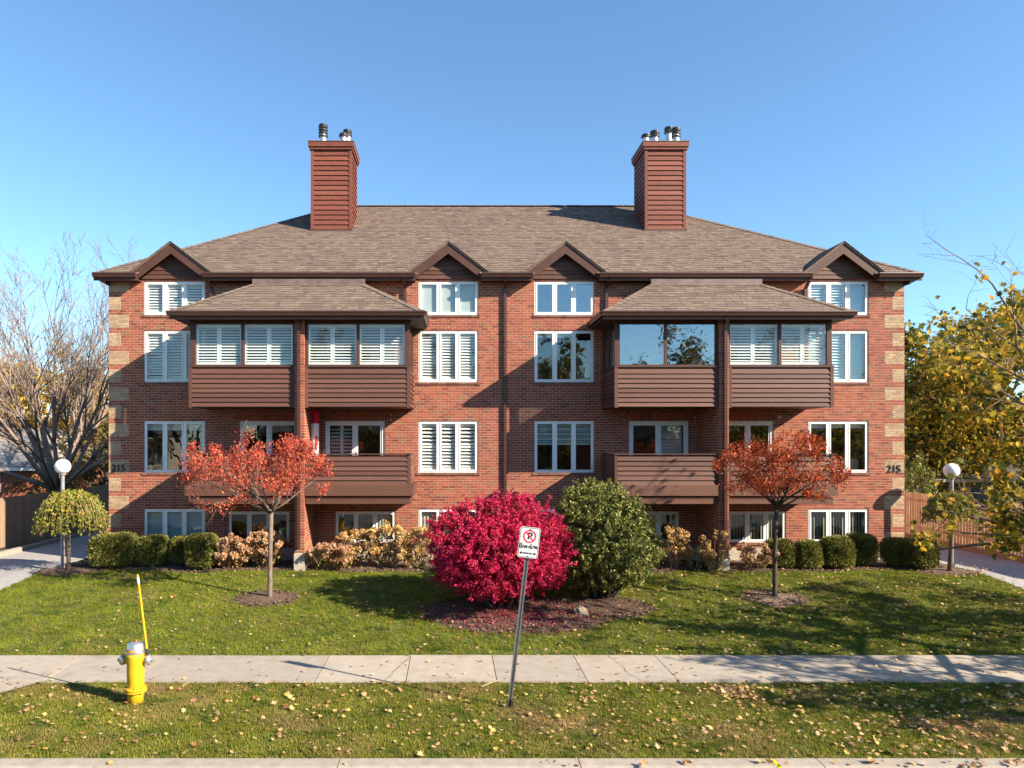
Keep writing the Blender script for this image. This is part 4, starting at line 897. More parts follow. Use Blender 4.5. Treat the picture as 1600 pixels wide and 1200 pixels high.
# ---- hydrangeas: stems, leaves and drying flower heads
HEADS = {}
def head_mesh(mat, k):
    if (mat, k) not in HEADS:
        r = np.random.default_rng(900 + k); d = r.normal(size=(70, 3)); d /= np.linalg.norm(d, axis=1)[:, None]; P = d * (r.uniform(.72, 1, 70)[:, None]) * np.array((.085, .085, .08 + .02 * k))
        V = leaves(P, .062, 40 + k, 0, .9, None); me_o = quads_mesh('flower_head', V, 4, mat); me = me_o.data; bpy.data.objects.remove(me_o); HEADS[(mat, k)] = me
    return HEADS[(mat, k)]
def hydrangea(u0, u1, v0, Y, label, seed, nh, mat='hydrangea_flower', leafy=1.0):
    x0, x1 = X(u0, Y), X(u1, Y); zb = lawn_z(0, Y) + .03; h = Z(v0, Y) - zb; c = (x0 + x1) / 2; w = (x1 - x0) / 2
    t = thing('hydrangea', (c, Y, zb), label, 'hydrangea', 'hydrangeas in the planting bed'); r = np.random.default_rng(seed); st = MB(); LP = []
    nh = int(nh * 1.45)
    for k in range(nh):
        a = r.uniform(-1, 1); b_ = r.uniform(-1, 1); top = h * (.42 + .58 * math.sqrt(max(0, 1 - a * a * .75)) * r.uniform(.45, 1.0) ** .6) - .07
        p = np.array((c + a * w * .93, Y + b_ * .38 - .12, zb + max(.15, top * (.55 if r.uniform() < .3 else 1)))); s = np.array((c + a * w * .35, Y + b_ * .1, zb - .03)); m = (p + s) / 2 + r.normal(0, .03, 3) + np.array((a * .06, 0, 0))
        st.tube([s, m, p], [.008, .006, .004], 3)
        o = bpy.data.objects.new('flower_head', head_mesh(mat, k % 3)); link(o, t, tuple(p)); o.rotation_euler = tuple(r.uniform(0, 6, 3)); sc = r.uniform(.7, 1.12); o.scale = (sc, sc, sc)
        LP.extend([s + (p - s) * q + r.normal(0, .07, 3) for q in r.uniform(.3, .9, int(9 * leafy))])
    st.build('stems', 'twig', t); LP = np.array(LP); LP = LP[LP[:, 2] > zb + .04]
    quads_mesh('foliage', leaves(LP, .11, seed, .6, .55), 4, 'hydrangea_leaf', t, (c, Y, zb))
hydrangea(332, 392, 836, 19.95, 'pale pink hydrangea left of the red tree trunk, beside the tall clipped shrub', 51, 30)
hydrangea(385, 446, 824, 20.05, 'taller pale hydrangea behind the red tree trunk', 52, 30)
hydrangea(478, 560, 845, 19.75, 'low peach hydrangea right of the left brick wing wall', 53, 38)
hydrangea(520, 592, 824, 20.1, 'golden hydrangea below the basement window right of the left wing wall', 54, 40, 'hydrangea_gold')
hydrangea(572, 640, 814, 20.0, 'tallest golden hydrangea in the big group left of the crimson bush', 55, 42, 'hydrangea_gold')
hydrangea(622, 690, 820, 19.9, 'golden hydrangea touching the left side of the crimson bush', 56, 42, 'hydrangea_gold')
hydrangea(1030, 1072, 820, 19.95, 'orange hydrangea just right of the green bush', 57, 16, 'hydrangea_gold', .9)
hydrangea(1066, 1104, 846, 19.8, 'sparse low hydrangea with bare stems between the green bush and the right wing wall', 58, 9, 'hydrangea_gold', .5)
hydrangea(1098, 1136, 824, 19.45, 'thin hydrangea in front of the right brick wing wall', 59, 13, 'hydrangea_gold', .9)
hydrangea(1146, 1206, 843, 19.8, 'open branched rusty hydrangea between the right wing wall and the orange tree', 60, 14, 'hydrangea_flower', 1.6)

# ---- small ornamental trees on the lawn
def ornamental(u, Y, xc, zc, R, label, mat, bark, seed, trunk_top, nleaf):
    x = X(u, Y); zb = lawn_z(x, Y); t = thing('ornamental_tree', (x, Y, zb), label, 'tree', 'small autumn trees on the lawn'); r = np.random.default_rng(seed)
    b = MB(); top = np.array((x + .05, Y, trunk_top)); b.tube([(x, Y, zb - .1), (x + .01, Y, zb + .1), (x + .015, Y + .01, (zb + trunk_top) / 2), tuple(top)], [.085, .062, .055, .048], 8); b.build('trunk', bark, t, smooth=True)
    lines = []; tips = []
    spec = {2: (4, 5, .62, .55, .10, .02), 1: (3, 5, .7, .6, .14, .01), 0: (3, 0, 0, 0, .18, -.03)}
    for k in range(13):
        a = 2 * PI * k * .382 + r.uniform(-.3, .3); el = r.uniform(-.25, .95); tgt = np.array((xc + R[0] * .92 * math.cos(a) * math.cos(el), Y + R[1] * .92 * math.sin(a) * math.cos(el), zc + R[2] * .8 * math.sin(el) - .1))
        d = tgt - top; L = np.linalg.norm(d); grow(r, top - np.array((0, 0, r.uniform(0, .15))), d / L, L * .95, .028, 2, spec, lines, tips)
    build_branches(lines, 'branches', bark, t)
    tips = np.array(tips); P = tips[r.integers(0, len(tips), nleaf)] + r.normal(0, .075, (nleaf, 3)) + np.array((0, 0, -.03))
    q = ((P - np.array((xc, Y, zc))) / np.array(R)); P = P[(q ** 2).sum(1) < 1.35]
    quads_mesh('crown', leaves(P, .078, seed, .9, .40), 4, mat, t, (xc, Y, zc))
ornamental(421, 17, X(400, 17), Z(738, 17), (1.66, 1.4, 1.0), 'slender red leaved tree left of the crimson bush', 'red_leaf', 'bark_grey', 61, 2.45, 10500)
ornamental(1210, 17, X(1217, 17), Z(735, 17), (1.34, 1.25, .95), 'slender orange red tree in front of the right wing of the building', 'orange_leaf', 'bark_dark', 64, 2.55, 9500)

def weeping(u, Y, uc, u0, u1, v0, v1, label, mat, seed, nsh, lean):
    x = X(u, Y); zb = lawn_z(x, Y); xc = X(uc, Y); rx = X(u1, Y) - xc; rx0 = xc - X(u0, Y); zt, zl = Z(v0, Y), Z(v1, Y); t = thing('weeping_tree', (x, Y, zb), label, 'tree', 'small weeping trees at the drives'); r = np.random.default_rng(seed)
    b = MB(); b.tube([(x, Y, zb - .1), (x + lean * .5, Y, (zb + zt) / 2), (x + lean, Y, zt - .12)], [.06, .05, .04], 8); b.build('trunk', 'bark_grey', t, smooth=True)
    lines = []; LP = []
    for k in range(nsh):
        a = r.uniform(0, 2 * PI); q = math.sqrt(r.uniform(.05, 1)); rr_ = (rx if math.cos(a) > 0 else rx0) * q; s = np.array((x + lean, Y, zt - .2)); crest = np.array((xc + rr_ * .75 * math.cos(a), Y + rx * q * .6 * math.sin(a), zt - .04 - .30 * q ** 3 + r.normal(0, .03)))
        low = np.array((xc + rr_ * 1.0 * math.cos(a), Y + rx * q * .8 * math.sin(a), zl + (zt - zl) * (.45 * (1 - q) + r.uniform(0, .30))))
        pts = [s, (s + crest) / 2 + np.array((0, 0, .05)), crest, crest * .45 + low * .55 + np.array((math.cos(a) * .05, 0, .08)), low]; lines.append((pts, [.012, .009, .007, .004, .003], 0))
        for i in range(1, 4):
            for f in r.uniform(0, 1, 11): LP.append(pts[i] * (1 - f) + pts[i + 1] * f + r.normal(0, .035, 3))
    build_branches(lines, 'branches', 'twig', t); quads_mesh('crown', leaves(np.array(LP), .085, seed, 1.6, .62), 4, mat, t, (xc, Y, zt))
weeping(107, 19.5, 112, 56, 168, 768, 838, 'umbrella shaped weeping tree by the left lamp post', 'weeping_leaf', 71, 260, .0)
weeping(1483, 19.3, 1486, 1444, 1528, 772, 822, 'small weeping tree with a bowed trunk beside the right drive', 'weeping_leaf', 72, 170, .16)

# ------------------------------------------------------------------ lamp posts, hydrant, sign, small things
def lamp(x, Y, zc, label):
    zb = lawn_z(x, Y) if abs(x) < 12 else zg(Y); t = thing('lamp_post', (x, Y, zb), label, 'lamp post', 'globe lamp posts at the drives')
    b = MB(); b.lathe([(.05, zb - .1), (.05, zc - .2)], (x, Y, 0), 12); b.build('pole', 'pole_grey', t, smooth=False)
    b = MB(); b.lathe([(.09, zb - .05), (.09, zb + .03), (.055, zb + .06)], (x, Y, 0), 12); b.build('base_plate', 'dark_metal', t)
    b = MB(); b.lathe([(.06, zc - .25), (.085, zc - .23), (.085, zc - .19), (.07, zc - .18)], (x, Y, 0), 14); b.build('collar', 'pole_grey', t)
    b = MB(); b.lathe([(.21 * math.sin(a), zc - .21 * math.cos(a)) for a in np.linspace(.05, PI - .02, 18)], (x, Y, 0), 28); b.build('globe', 'globe', t, smooth=True)
lamp(X(98, 19.7), 19.7, Z(729, 19.7), 'grey lamp post with white globe standing behind the left weeping tree')
lamp(14.5, 20.4, 3.26, 'lamp post with white globe behind the right weeping tree')

hx, hy = X(212, 11.02), 11.02
hyd = thing('fire_hydrant', (hx, hy, 0), 'yellow fire hydrant with silver top and tall marker rod on the boulevard grass', 'hydrant')
b = MB(); b.lathe([(.118, -.05), (.118, .17), (.120, .18)], (hx, hy, 0), 24); b.lathe([(.122, .235), (.124, .26), (.128, .40), (.132, .60), (.136, .72), (.138, .775)], (hx, hy, 0), 24); b.build('barrel', 'hydrant_yellow', hyd, smooth=True)
b = MB(); b.lathe([(.12, .165), (.165, .175), (.165, .200), (.125, .204)], (hx, hy, 0), 24); b.lathe([(.125, .208), (.168, .212), (.168, .238), (.13, .25)], (hx, hy, 0), 24); b.build('flange', 'hydrant_yellow', hyd)
for k in range(8):
    a = 2 * PI * (k + .3) / 8; b = MB(); b.lathe([(.014, .158), (.014, .256)], (hx + .148 * math.cos(a), hy + .148 * math.sin(a), 0), 6); b.build('bolt', 'rust_metal', hyd)
b = MB(); b.lathe([(.139, .775), (.141, .785), (.138, .81), (.124, .905), (.112, .928), (.06, .944), (.03, .948)], (hx, hy, 0), 24); b.build('bonnet', 'silver', hyd, smooth=True)
b = MB(); b.lathe([(.026, .945), (.022, .985)], (hx, hy, 0), 5); b.build('operating_nut', 'rust_metal', hyd)
b = MB(); b.add([(hx + .1415 * math.sin(a), hy - .1415 * math.cos(a), z) for z in (.815, .85) for a in np.linspace(-.75, .25, 7)], [(i, i + 1, i + 8, i + 7) for i in range(6)]); b.build('band_label', 'orange_sticker', hyd)
for s in (-1, 1):
    b = MB(); b.lathe([(.062, s * .10), (.062, s * .175)], (hx, hy, .665), 16, 'x'); nz = b.build('nozzle', 'hydrant_yellow', hyd)
    b = MB(); b.lathe([(.078, s * .175), (.080, s * .215), (.065, s * .235), (.03, s * .24), (.026, s * .275)], (hx, hy, .665), 16, 'x'); b.build('cap', 'silver' if s > 0 else 'galvanised', nz)
b = MB(); b.lathe([(.075, -.10), (.075, -.17)], (hx, hy, .60), 18, 'y'); b.build('pumper_outlet', 'hydrant_yellow', hyd) if False else None
b = MB(); b.tube([(hx + .185, hy, .74), (hx + .175, hy, .84)], [.028, .024], 8); b.build('rod_spring', 'dark_metal', hyd)
b = MB(); b.tube([(hx + .175, hy, .83), (hx + .03, hy + .01, 1.94)], [.019, .017], 8); rod = b.build('marker_rod', 'hydrant_yellow', hyd)
b = MB(); b.tube([(hx + .028, hy + .01, 1.955), (hx + .042, hy + .009, 1.85)], [.0205, .0205], 8); b.build('reflective_band', 'sign_white', rod)
b = MB(); b.tube([(hx + .022, hy + .01, 2.0), (hx + .030, hy + .01, 1.94)], [.015, .0175], 8); b.build('rod_tip', 'hydrant_yellow', rod)

sx, sy = X(795, 10.8), 10.8; top = Vector((X(824, 10.8), 10.8, Z(866, 10.8)))
sg = thing('parking_sign', (sx, sy, 0), 'white no parking sign on a leaning steel post by the sidewalk', 'sign')
ax = (top - Vector((sx, sy, -.05))); ln = ax.length; ax.normalize(); rt = Vector((ax.z, 0, -ax.x)); lean = math.atan2(ax.x, ax.z)
def on(a, h, y=0): p = Vector((sx, sy, -.05)) + rt * a + ax * h; return (p.x, p.y + y, p.z)
b = MB(); prof = [(-.034, .0), (-.018, .0), (-.013, -.024), (.013, -.024), (.018, .0), (.034, .0), (.034, .005), (.016, .005), (.010, -.019), (-.010, -.019), (-.016, .005), (-.034, .005)]
n = len(prof); L_ = ln + .42
b.add([on(p[0], h, -p[1]) for h in (0, L_) for p in prof], [tuple(range(n - 1, -1, -1)), tuple(range(n, 2 * n))] + [(i, (i + 1) % n, (i + 1) % n + n, i + n) for i in range(n)]); b.build('post', 'galvanised', sg)
b = MB(); b.add([on(p[0] * 1.5, h, -p[1] * 1.5 - .012) for h in (-.1, .17) for p in prof], [tuple(range(n - 1, -1, -1)), tuple(range(n, 2 * n))] + [(i, (i + 1) % n, (i + 1) % n + n, i + n) for i in range(n)]); b.build('post_sleeve', 'dark_metal', sg)
SW, SH = .155, .235; hc = ln + .185; yo = -.034
def rrect(w, h, c, k=5): return [(sx_ * (w - c) + c * math.cos(a), sz_ * (h - c) + c * math.sin(a)) for (sx_, sz_, a0) in ((1, 1, 0), (-1, 1, PI / 2), (-1, -1, PI), (1, -1, 1.5 * PI)) for a in np.linspace(a0, a0 + PI / 2, k)]
def plate(poly, y0, y1, name, mat, par):
    b = MB(); m = len(poly); b.add([on(p[0], hc + p[1], y0) for p in poly] + [on(p[0], hc + p[1], y1) for p in poly], [tuple(range(m)), tuple(range(2 * m - 1, m - 1, -1))] + [(i, i + m, (i + 1) % m + m, (i + 1) % m) for i in range(m)]); return b.build(name, mat, par)
def ringp(outer, inner, y, name, mat, par):
    b = MB(); m = len(outer); b.add([on(p[0], hc + p[1], y) for p in outer] + [on(p[0], hc + p[1], y) for p in inner], [(i, (i + 1) % m, (i + 1) % m + m, i + m) for i in range(m)]); return b.build(name, mat, par)
pl = plate(rrect(SW, SH, .03), yo, yo + .004, 'sign_plate', 'sign_white', sg)
ringp(rrect(SW - .008, SH - .008, .024), rrect(SW - .015, SH - .015, .02), yo - .001, 'border', 'sign_black', pl)
cz = .095; cir = lambda r_: [(r_ * math.cos(a), cz + r_ * math.sin(a)) for a in np.linspace(0, 2 * PI, 40, endpoint=False)]
ringp(cir(.100), cir(.080), yo - .003, 'prohibition_ring', 'sign_red', pl)
ca = math.radians(135); dxy = (math.cos(ca) * .085, math.sin(ca) * .085); nrm = (math.sin(ca) * .009, -math.cos(ca) * .009)
b = MB(); b.add([on(q[0], hc + cz + q[1], yo - .0035) for q in ((dxy[0] + nrm[0], dxy[1] + nrm[1]), (-dxy[0] + nrm[0], -dxy[1] + nrm[1]), (-dxy[0] - nrm[0], -dxy[1] - nrm[1]), (dxy[0] - nrm[0], dxy[1] - nrm[1]))], [(0, 1, 2, 3)]); b.build('prohibition_bar', 'sign_red', pl)
rot = (PI / 2, lean, 0)
def sign_text(body, size, a, h, off=0.0, xs_=1.0): text_mesh('lettering', body, size, 'sign_black', pl, on(a, hc + h, yo - .002), rot, .0005, off, xs_)
sign_text('P', .15, .004, cz, .004); sign_text('8', .115, -.122, -.060, .002, .85); sign_text('AM', .078, -.060, -.068, .0012, .72); sign_text('-', .11, .0, -.056, .004, .8); sign_text('6', .115, .036, -.060, .002, .85); sign_text('PM', .078, .100, -.068, .0012, .72)
sign_text('MON-SAT', .034, 0, -.165, .0014, .95)
for s in (-1, 1):
    b = MB(); b.add([on(s * q[0], hc - .165 + q[1], yo - .002) for q in ((.13, 0), (.098, .026), (.098, .008), (.078, .008), (.078, -.008), (.098, -.008), (.098, -.026))], [tuple(range(7))]); b.build('arrow', 'sign_black', pl)
for h in (-.17 - .04, .205): b = MB(); q = on(0, hc + h); b.lathe([(.011, -.006), (.007, -.010)], (q[0], q[1] + yo, q[2]), 8, 'y'); b.build('bolt', 'galvanised', pl)

# stone by the bush, fallen twig
b = MB(); r = np.random.default_rng(5); x, y = X(908, 15.75), 15.75
v = []; f = []
for i, ph in enumerate(np.linspace(.15, PI - .3, 7)):
    for k in range(10): a = 2 * PI * k / 10; w = 1 + r.normal(0, .09); v.append((x + .17 * w * math.sin(ph) * math.cos(a), y + .13 * w * math.sin(ph) * math.sin(a), lawn_z(x, y) + .08 + .15 * w * math.cos(ph)))
for i in range(6):
    for k in range(10): f.append((i * 10 + k, i * 10 + (k + 1) % 10, (i + 1) * 10 + (k + 1) % 10, (i + 1) * 10 + k))
f.append(tuple(range(9, -1, -1))); b.add(v, f); tag(b.build('stone', 'stone'), 'small tan stone at the foot of the green bush', 'stone')
b = MB(); b.tube([(X(752, 11.7), 11.6, .045), (X(765, 11.8), 11.72, .06), (X(779, 11.9), 11.9, .05)], [.008, .010, .006], 5); tag(b.build('fallen_twig', 'twig'), 'pale fallen twig at the sidewalk edge left of the parking sign', 'twig')

# ------------------------------------------------------------------ fences
def picket_fence(name, label, x, y0, y1, h, mat, inward, pw=.14):
    t = thing(name, (x, y0, zg(y0)), label, 'fence'); n = int((y1 - y0) / pw); rr = random.Random(n)
    for i in range(n):
        y = y0 + (i + .5) * pw; piece('picket', (.02, pw - .012, h + rr.choice((0, .004, -.004))), (x + rr.uniform(-.003, .003), y, zg(y) + .04 + h / 2), mat, t)
    for z in (.35, h - .25): b = MB(); b.box(x - inward * .015 - .03 - .0, x - inward * .015 + .03, y0, y1, zg(25) + z, zg(25) + z + .09) if False else b.box(min(x - inward * .012, x - inward * .05), max(x - inward * .012, x - inward * .05), y0, y1, zg(25) + z, zg(25) + z + .09); b.build('rail', mat, t)
    y = y0
    while y < y1: piece('post', (.09, .09, h + .05), (x - inward * .07, y, zg(y) + h / 2), mat, t); y += 2.4
    return t
picket_fence('wooden_fence', 'grey brown board fence along the left drive', -15.0, 19.5, 47, 1.66, 'fence_shade', 1)
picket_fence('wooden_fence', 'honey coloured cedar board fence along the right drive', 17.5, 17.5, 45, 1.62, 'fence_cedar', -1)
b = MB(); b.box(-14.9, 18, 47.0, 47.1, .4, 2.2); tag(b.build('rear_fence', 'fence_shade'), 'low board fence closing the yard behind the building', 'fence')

# ------------------------------------------------------------------ street maple at the right edge, whose shade dapples the lawn
def maple(x, y, label, seed):
    t = thing('street_maple', (x, y, 0), label, 'tree'); r = np.random.default_rng(seed); b = MB()
    b.tube([(x, y, -.15), (x - .02, y, .15), (x, y + .03, 1.2), (x - .05, y, 2.3)], [.24, .16, .135, .12], 10); b.build('trunk', 'bark_grey', t, smooth=True)
    lines = []; tips = []; spec = {3: (5, 5, .65, .55, .07, .03), 2: (4, 5, .75, .6, .10, .015), 1: (3, 4, .8, .6, .14, .0), 0: (2, 0, 0, 0, .18, -.03)}
    for k in range(11):
        a = 2 * PI * k / 11 + r.uniform(-.25, .25); el = (-.02, .3, .62, 1.0)[k % 4] + r.uniform(-.1, .1); d = np.array((math.cos(a) * math.cos(el), math.sin(a) * math.cos(el), math.sin(el)))
        grow(r, np.array((x - .04, y, 2.0 + .9 * r.uniform())), d, (3.6, 4.0, 4.8, 5.4)[k % 4] * r.uniform(.9, 1.1), .07, 3, spec, lines, tips)
    lines = [l for l in lines if all(p[0] > .645 * p[1] + .25 for p in l[0])]
    build_branches(lines, 'branches', 'bark_grey', t)
    tips = np.array([p for p in tips if p[0] > .645 * p[1] + .25]); n = 11000; P = tips[r.integers(0, len(tips), n)] + r.normal(0, .10, (n, 3)) + np.array((0, 0, -.06))
    P = P[(P[:, 2] < 6.0 + r.normal(0, .8, n)) & (P[:, 2] > 1.6)]
    P = P[(P[:, 0] / P[:, 1] > .765) | (P[:, 2] > 4.4) | (r.uniform(0, 1, len(P)) < .10) | (P[:, 1] > 15)]
    V = lobed(P, .15, seed, .5); quads_mesh('crown', V, 16, 'maple_leaf', t, (x, y, 4))
maple(12.6, 12.4, 'street maple with yellowing green leaves at the right edge of the lawn', 81)
maple(19.0, 9.6, 'second street maple further right along the kerb, known by its shade on the lawn', 83)

# ------------------------------------------------------------------ background: trees and houses beyond the fences
def bare_tree(x, y, zb, label, seed, stems, L, spread, rad, group='bare trees beyond the fences', mat='bark_bare', kids=(6, 6, 5), rmin=.003):
    t = thing('bare_tree', (x, y, zb), label, 'tree', group); r = np.random.default_rng(seed); b = MB()
    b.tube([(x, y, zb - .2), (x, y, zb + .5), (x + .05, y, zb + 1.7)], [rad * 1.5, rad * 1.25, rad * 1.1], 10); b.build('trunk', mat, t, smooth=True)
    lines = []; tips = []; spec = {3: (6, kids[0], .42, .62, .055, .035), 2: (5, kids[1], .5, .6, .07, .03), 1: (4, kids[2], .55, .6, .09, .025), 0: (3, 0, 0, 0, .12, .02)}
    for k in range(stems):
        a = 2 * PI * k / stems + r.uniform(-.3, .3); th = spread * (.25 + .75 * (k % 3) / 2) * r.uniform(.85, 1.15); d = np.array((math.cos(a) * math.sin(th), math.sin(a) * math.sin(th), math.cos(th)))
        grow(r, np.array((x + .15 * math.cos(a), y + .15 * math.sin(a), zb + 1.0 + .5 * r.uniform())), d, L * r.uniform(.85, 1.1), rad * .55, 3, spec, lines, tips)
    lines = [(p_, [max(q_, rmin) for q_ in r_], d_) for p_, r_, d_ in lines]; build_branches(lines, 'branches', mat, t); return t
bare_tree(X(88, 33), 33, .5, 'huge bare many stemmed tree behind the left fence', 91, 18, 7.7, 1.0, .20, kids=(9, 8, 6), rmin=.0065)
def leafy_tree(name, label, x, y, zb, zc, R, n, size, mat, seed, lumps=20, lamp=.4, shell=.45, rad=.16, group='trees beyond the fences'):
    t = thing(name, (x, y, zb), label, 'tree', group); r = np.random.default_rng(seed); b = MB()
    b.tube([(x, y, zb - .2), (x + .1, y, (zb + zc) / 2), (x, y, zc + R[2] * .4)], [rad * 1.4, rad, rad * .4], 8); b.build('trunk', 'bark_dark', t, smooth=True)
    lines = []; tips = []; spec = {2: (4, 4, .6, .6, .1, .02), 1: (3, 4, .7, .6, .12, .0), 0: (2, 0, 0, 0, .15, 0)}
    for k in range(9):
        d = r.normal(size=3); d[2] = abs(d[2]) * .8 + .1; d /= np.linalg.norm(d); grow(r, np.array((x, y, zc - R[2] * r.uniform(.1, .7))), d * 1.0, min(R) * .9, rad * .4, 2, spec, lines, tips)
    build_branches(lines, 'branches', 'bark_dark', t)
    cl, _ = blob(r, max(12, n // 90), (x, y, zc), R, shell, lumps, lamp, seed=seed); P = cl[r.integers(0, len(cl), n)] + r.normal(0, 1, (n, 3)) * np.array(R) * .085
    P = P[P[:, 2] > zb + .3]
    quads_mesh('crown', leaves(P, size, seed, .5, .7), 4, mat, t, (x, y, zc)); return t
leafy_tree('yellow_tree', 'golden leaved tree low behind the huge bare tree', X(20, 50), 50, .5, 4.6, (5.2, 4, 4.0), 9000, .30, 'gold_leaf', 101)
leafy_tree('yellow_tree', 'yellow tree between the bare tree and the left corner of the building', X(130, 46), 46, .5, 5.2, (4.2, 3.6, 4.4), 9000, .28, 'gold_leaf', 102)
leafy_tree('yellow_tree', 'olive green tree beside the left corner, low behind the fence', X(165, 40), 40, .5, 3.2, (3.0, 2.6, 2.8), 6000, .22, 'brown_leaf', 103)
leafy_tree('background_tree', 'pale tree at the far left edge behind the brick bungalow', X(-60, 60), 60, .5, 6, (8, 5, 5.5), 8000, .34, 'brown_leaf', 104)
leafy_tree('green_tree', 'large yellowing green maple beyond the cedar fence', X(1560, 33), 33, .5, 6.2, (4.6, 4.2, 4.2), 13000, .24, 'maple_leaf', 105, shell=.35)
leafy_tree('green_tree', 'dark green tree right beside the right corner of the building', X(1455, 37), 37, .5, 5.6, (2.7, 2.6, 3.9), 11000, .24, 'green_leaf', 106)
leafy_tree('yellow_tree', 'golden tree crown at the right edge above the green maple', X(1640, 36), 36, .5, 8.3, (3.6, 3.2, 3.6), 7000, .25, 'maple_gold', 107)
leafy_tree('yellow_tree', 'rusty brown low tree behind the dark roofed house', X(1490, 48), 48, .5, 5.2, (4.4, 3, 3.4), 6000, .26, 'gold_leaf', 108)
bare_tree(X(1462, 42), 42, .5, 'half bare tree rising just right of the building corner', 92, 6, 6.0, .6, .2, kids=(5, 4, 4))
leafy_tree('garden_shrub', 'pale green shrub over the cedar fence at the building corner', X(1430, 29.5), 29.5, .5, 2.2, (.75, .8, 1.4), 3500, .11, 'holly_leaf', 109, rad=.05)
for i, (u, Y, h) in enumerate(((-30, 75, 7), (60, 78, 8), (150, 72, 6.5), (1430, 70, 7), (1540, 66, 7.5), (1660, 62, 8))):
    leafy_tree('background_tree', ('rusty tree far behind the left bungalow', 'brown tree far behind the bare tree', 'far tree seen past the left corner', 'far tree seen past the right corner', 'far olive tree behind the dark roofed house', 'far tree at the right edge')[i], X(u, Y), Y, .4, h * .5, (5.5, 4, h * .5), 4500, .42, ('brown_leaf', 'gold_leaf')[i % 2], 120 + i)
def house(name, label, x0, x1, y0, y1, zb, zw, zr, wall, roof, over=.5):
    t = thing(name, ((x0 + x1) / 2, (y0 + y1) / 2, zb), label, 'house'); b = MB(); b.box(x0, x1, y0, y1, zb - .2, zw); b.build('wall', wall, t)
    ym = (y0 + y1) / 2; b = MB(); a, c, d, e = x0 - over, x1 + over, y0 - over, y1 + over
    b.add([(a, d, zw - .15), (c, d, zw - .15), (c, e, zw - .15), (a, e, zw - .15), (a + 1.8, ym, zr), (c - 1.8, ym, zr)], [(0, 1, 5, 4), (1, 2, 5), (2, 3, 4, 5), (3, 0, 4), (0, 3, 2, 1)]); rf = b.build('roof', roof, t)
    b = MB(); b.box(a - .04, c + .04, d - .08, d, zw - .25, zw - .10); b.build('fascia', 'white_vinyl' if roof == 'grey_roof' else 'house_tan', rf); return t
hs = house('brick_bungalow', 'red brick bungalow with grey roof behind the left fence', X(-230, 40), X(55, 40), 40, 49, .5, 2.75, 5.0, 'house_brick', 'grey_roof')
for (a, c) in ((-34.5, -33.3), (-30, -28.7), (-26.8, -25.6)):
    b = MB(); b.box(a, c, 39.94, 40.02, 1.3, 2.4); w = b.build('window', 'white_vinyl', hs); b = MB(); b.box(a + .08, c - .08, 39.92, 39.938, 1.38, 2.32); b.build('pane', 'glass_mirror', w)
hs = house('dark_roofed_house', 'low tan house with dark shingled roof beyond the cedar fence', X(1452, 34), X(1760, 34), 34, 42, .5, 2.45, 3.3, 'house_tan', 'dark_roof', .7)
for u0, u1 in ((1440, 1488), (1518, 1550), (1575, 1620)):
    b = MB(); b.box(X(u0, 34), X(u1, 34), 33.93, 34.03, .8, 2.15); w = b.build('garage_opening', 'dark_metal', hs)
# across the street (mirrored in the window glass)
hs = house('gabled_house', 'dark roofed house across the street, mirrored in the windows', 8.5, 18.5, -30, -21, 0, 4.2, 9.0, 'house_brick', 'dark_roof')
for i, (x, y, zc, R, m) in enumerate(((19.5, -17, 7.6, (4.2, 3.5, 6.0), 'brown_leaf'), (8.5, -19, 6.5, (3.4, 3, 5.0), 'green_leaf'), (-1, -24, 6.5, (4, 3.4, 5.2), 'brown_leaf'), (-11, -21, 6, (3.6, 3, 4.8), 'green_leaf'), (28, -20, 6.5, (3.8, 3.2, 5.2), 'green_leaf'), (-30, -22, 6.5, (4, 3.2, 5), 'brown_leaf'))):
    leafy_tree('street_tree', ('tall rusty tree across the street, mirrored in the open balcony glass', 'green tree across the street, mirrored in the middle windows', 'brown tree across the street opposite the bush', 'green tree across the street opposite the left red tree', 'green tree across the street opposite the right corner', 'brown tree across the street opposite the left drive')[i], x, y, -.1, zc, R, 8000, .26, m, 140 + i, lumps=26, lamp=.5, group='trees across the street')
for i, (x0, x1, y0, w, rf) in enumerate(((-18, -5, -34, 'house_brick', 'grey_roof'), (-42, -28, -31, 'house_tan', 'dark_roof'), (30, 44, -33, 'house_tan', 'grey_roof'), (52, 66, -32, 'house_brick', 'dark_roof'))):  # unseen houses opposite, added to cut low sky light on the facade
    house('street_house', ('brick house across the street opposite the left balconies', 'tan house across the street far to the left', 'tan house across the street opposite the right drive', 'brick house across the street far to the right')[i], x0, x1, y0, y0 + 9, -.1, 5.2, 8.6, w, rf)
for i, (x, y, h) in enumerate(((-52, -24, 11), (-40, -20, 9), (-19, -27, 12), (2, -30, 13), (12, -33, 13), (24, -28, 12), (42, -22, 10), (50, -26, 12), (66, -24, 11), (-66, -26, 12))):  # unseen tree row, added with the houses to block sky near the horizon
    leafy_tree('street_tree', ('leftmost but one tree of the row across the street', 'tree across the street left of the tan house', 'tree across the street right of the left brick house', 'tree behind the street opposite the crimson bush', 'tree behind the gabled house across the street', 'tree right of the gabled house across the street', 'tree across the street in front of the right tan house', 'tree across the street right of the tan house', 'rightmost tree of the row across the street', 'leftmost tree of the row across the street')[i], x, y, -.1, h * .52, (4.6, 3.8, h * .46), 4500, .42, ('brown_leaf', 'green_leaf')[i % 2], 170 + i, group='far row of trees across the street')
for i, (x, y) in enumerate(((-22, -17), (33, -15))): bare_tree(x, y, -.1, ('bare tree across the street opposite the left corner', 'bare tree across the street, mirrored in the right windows')[i], 95 + i, 7, 7, .6, .22, 'trees across the street', 'bark_dark', (5, 4, 3))

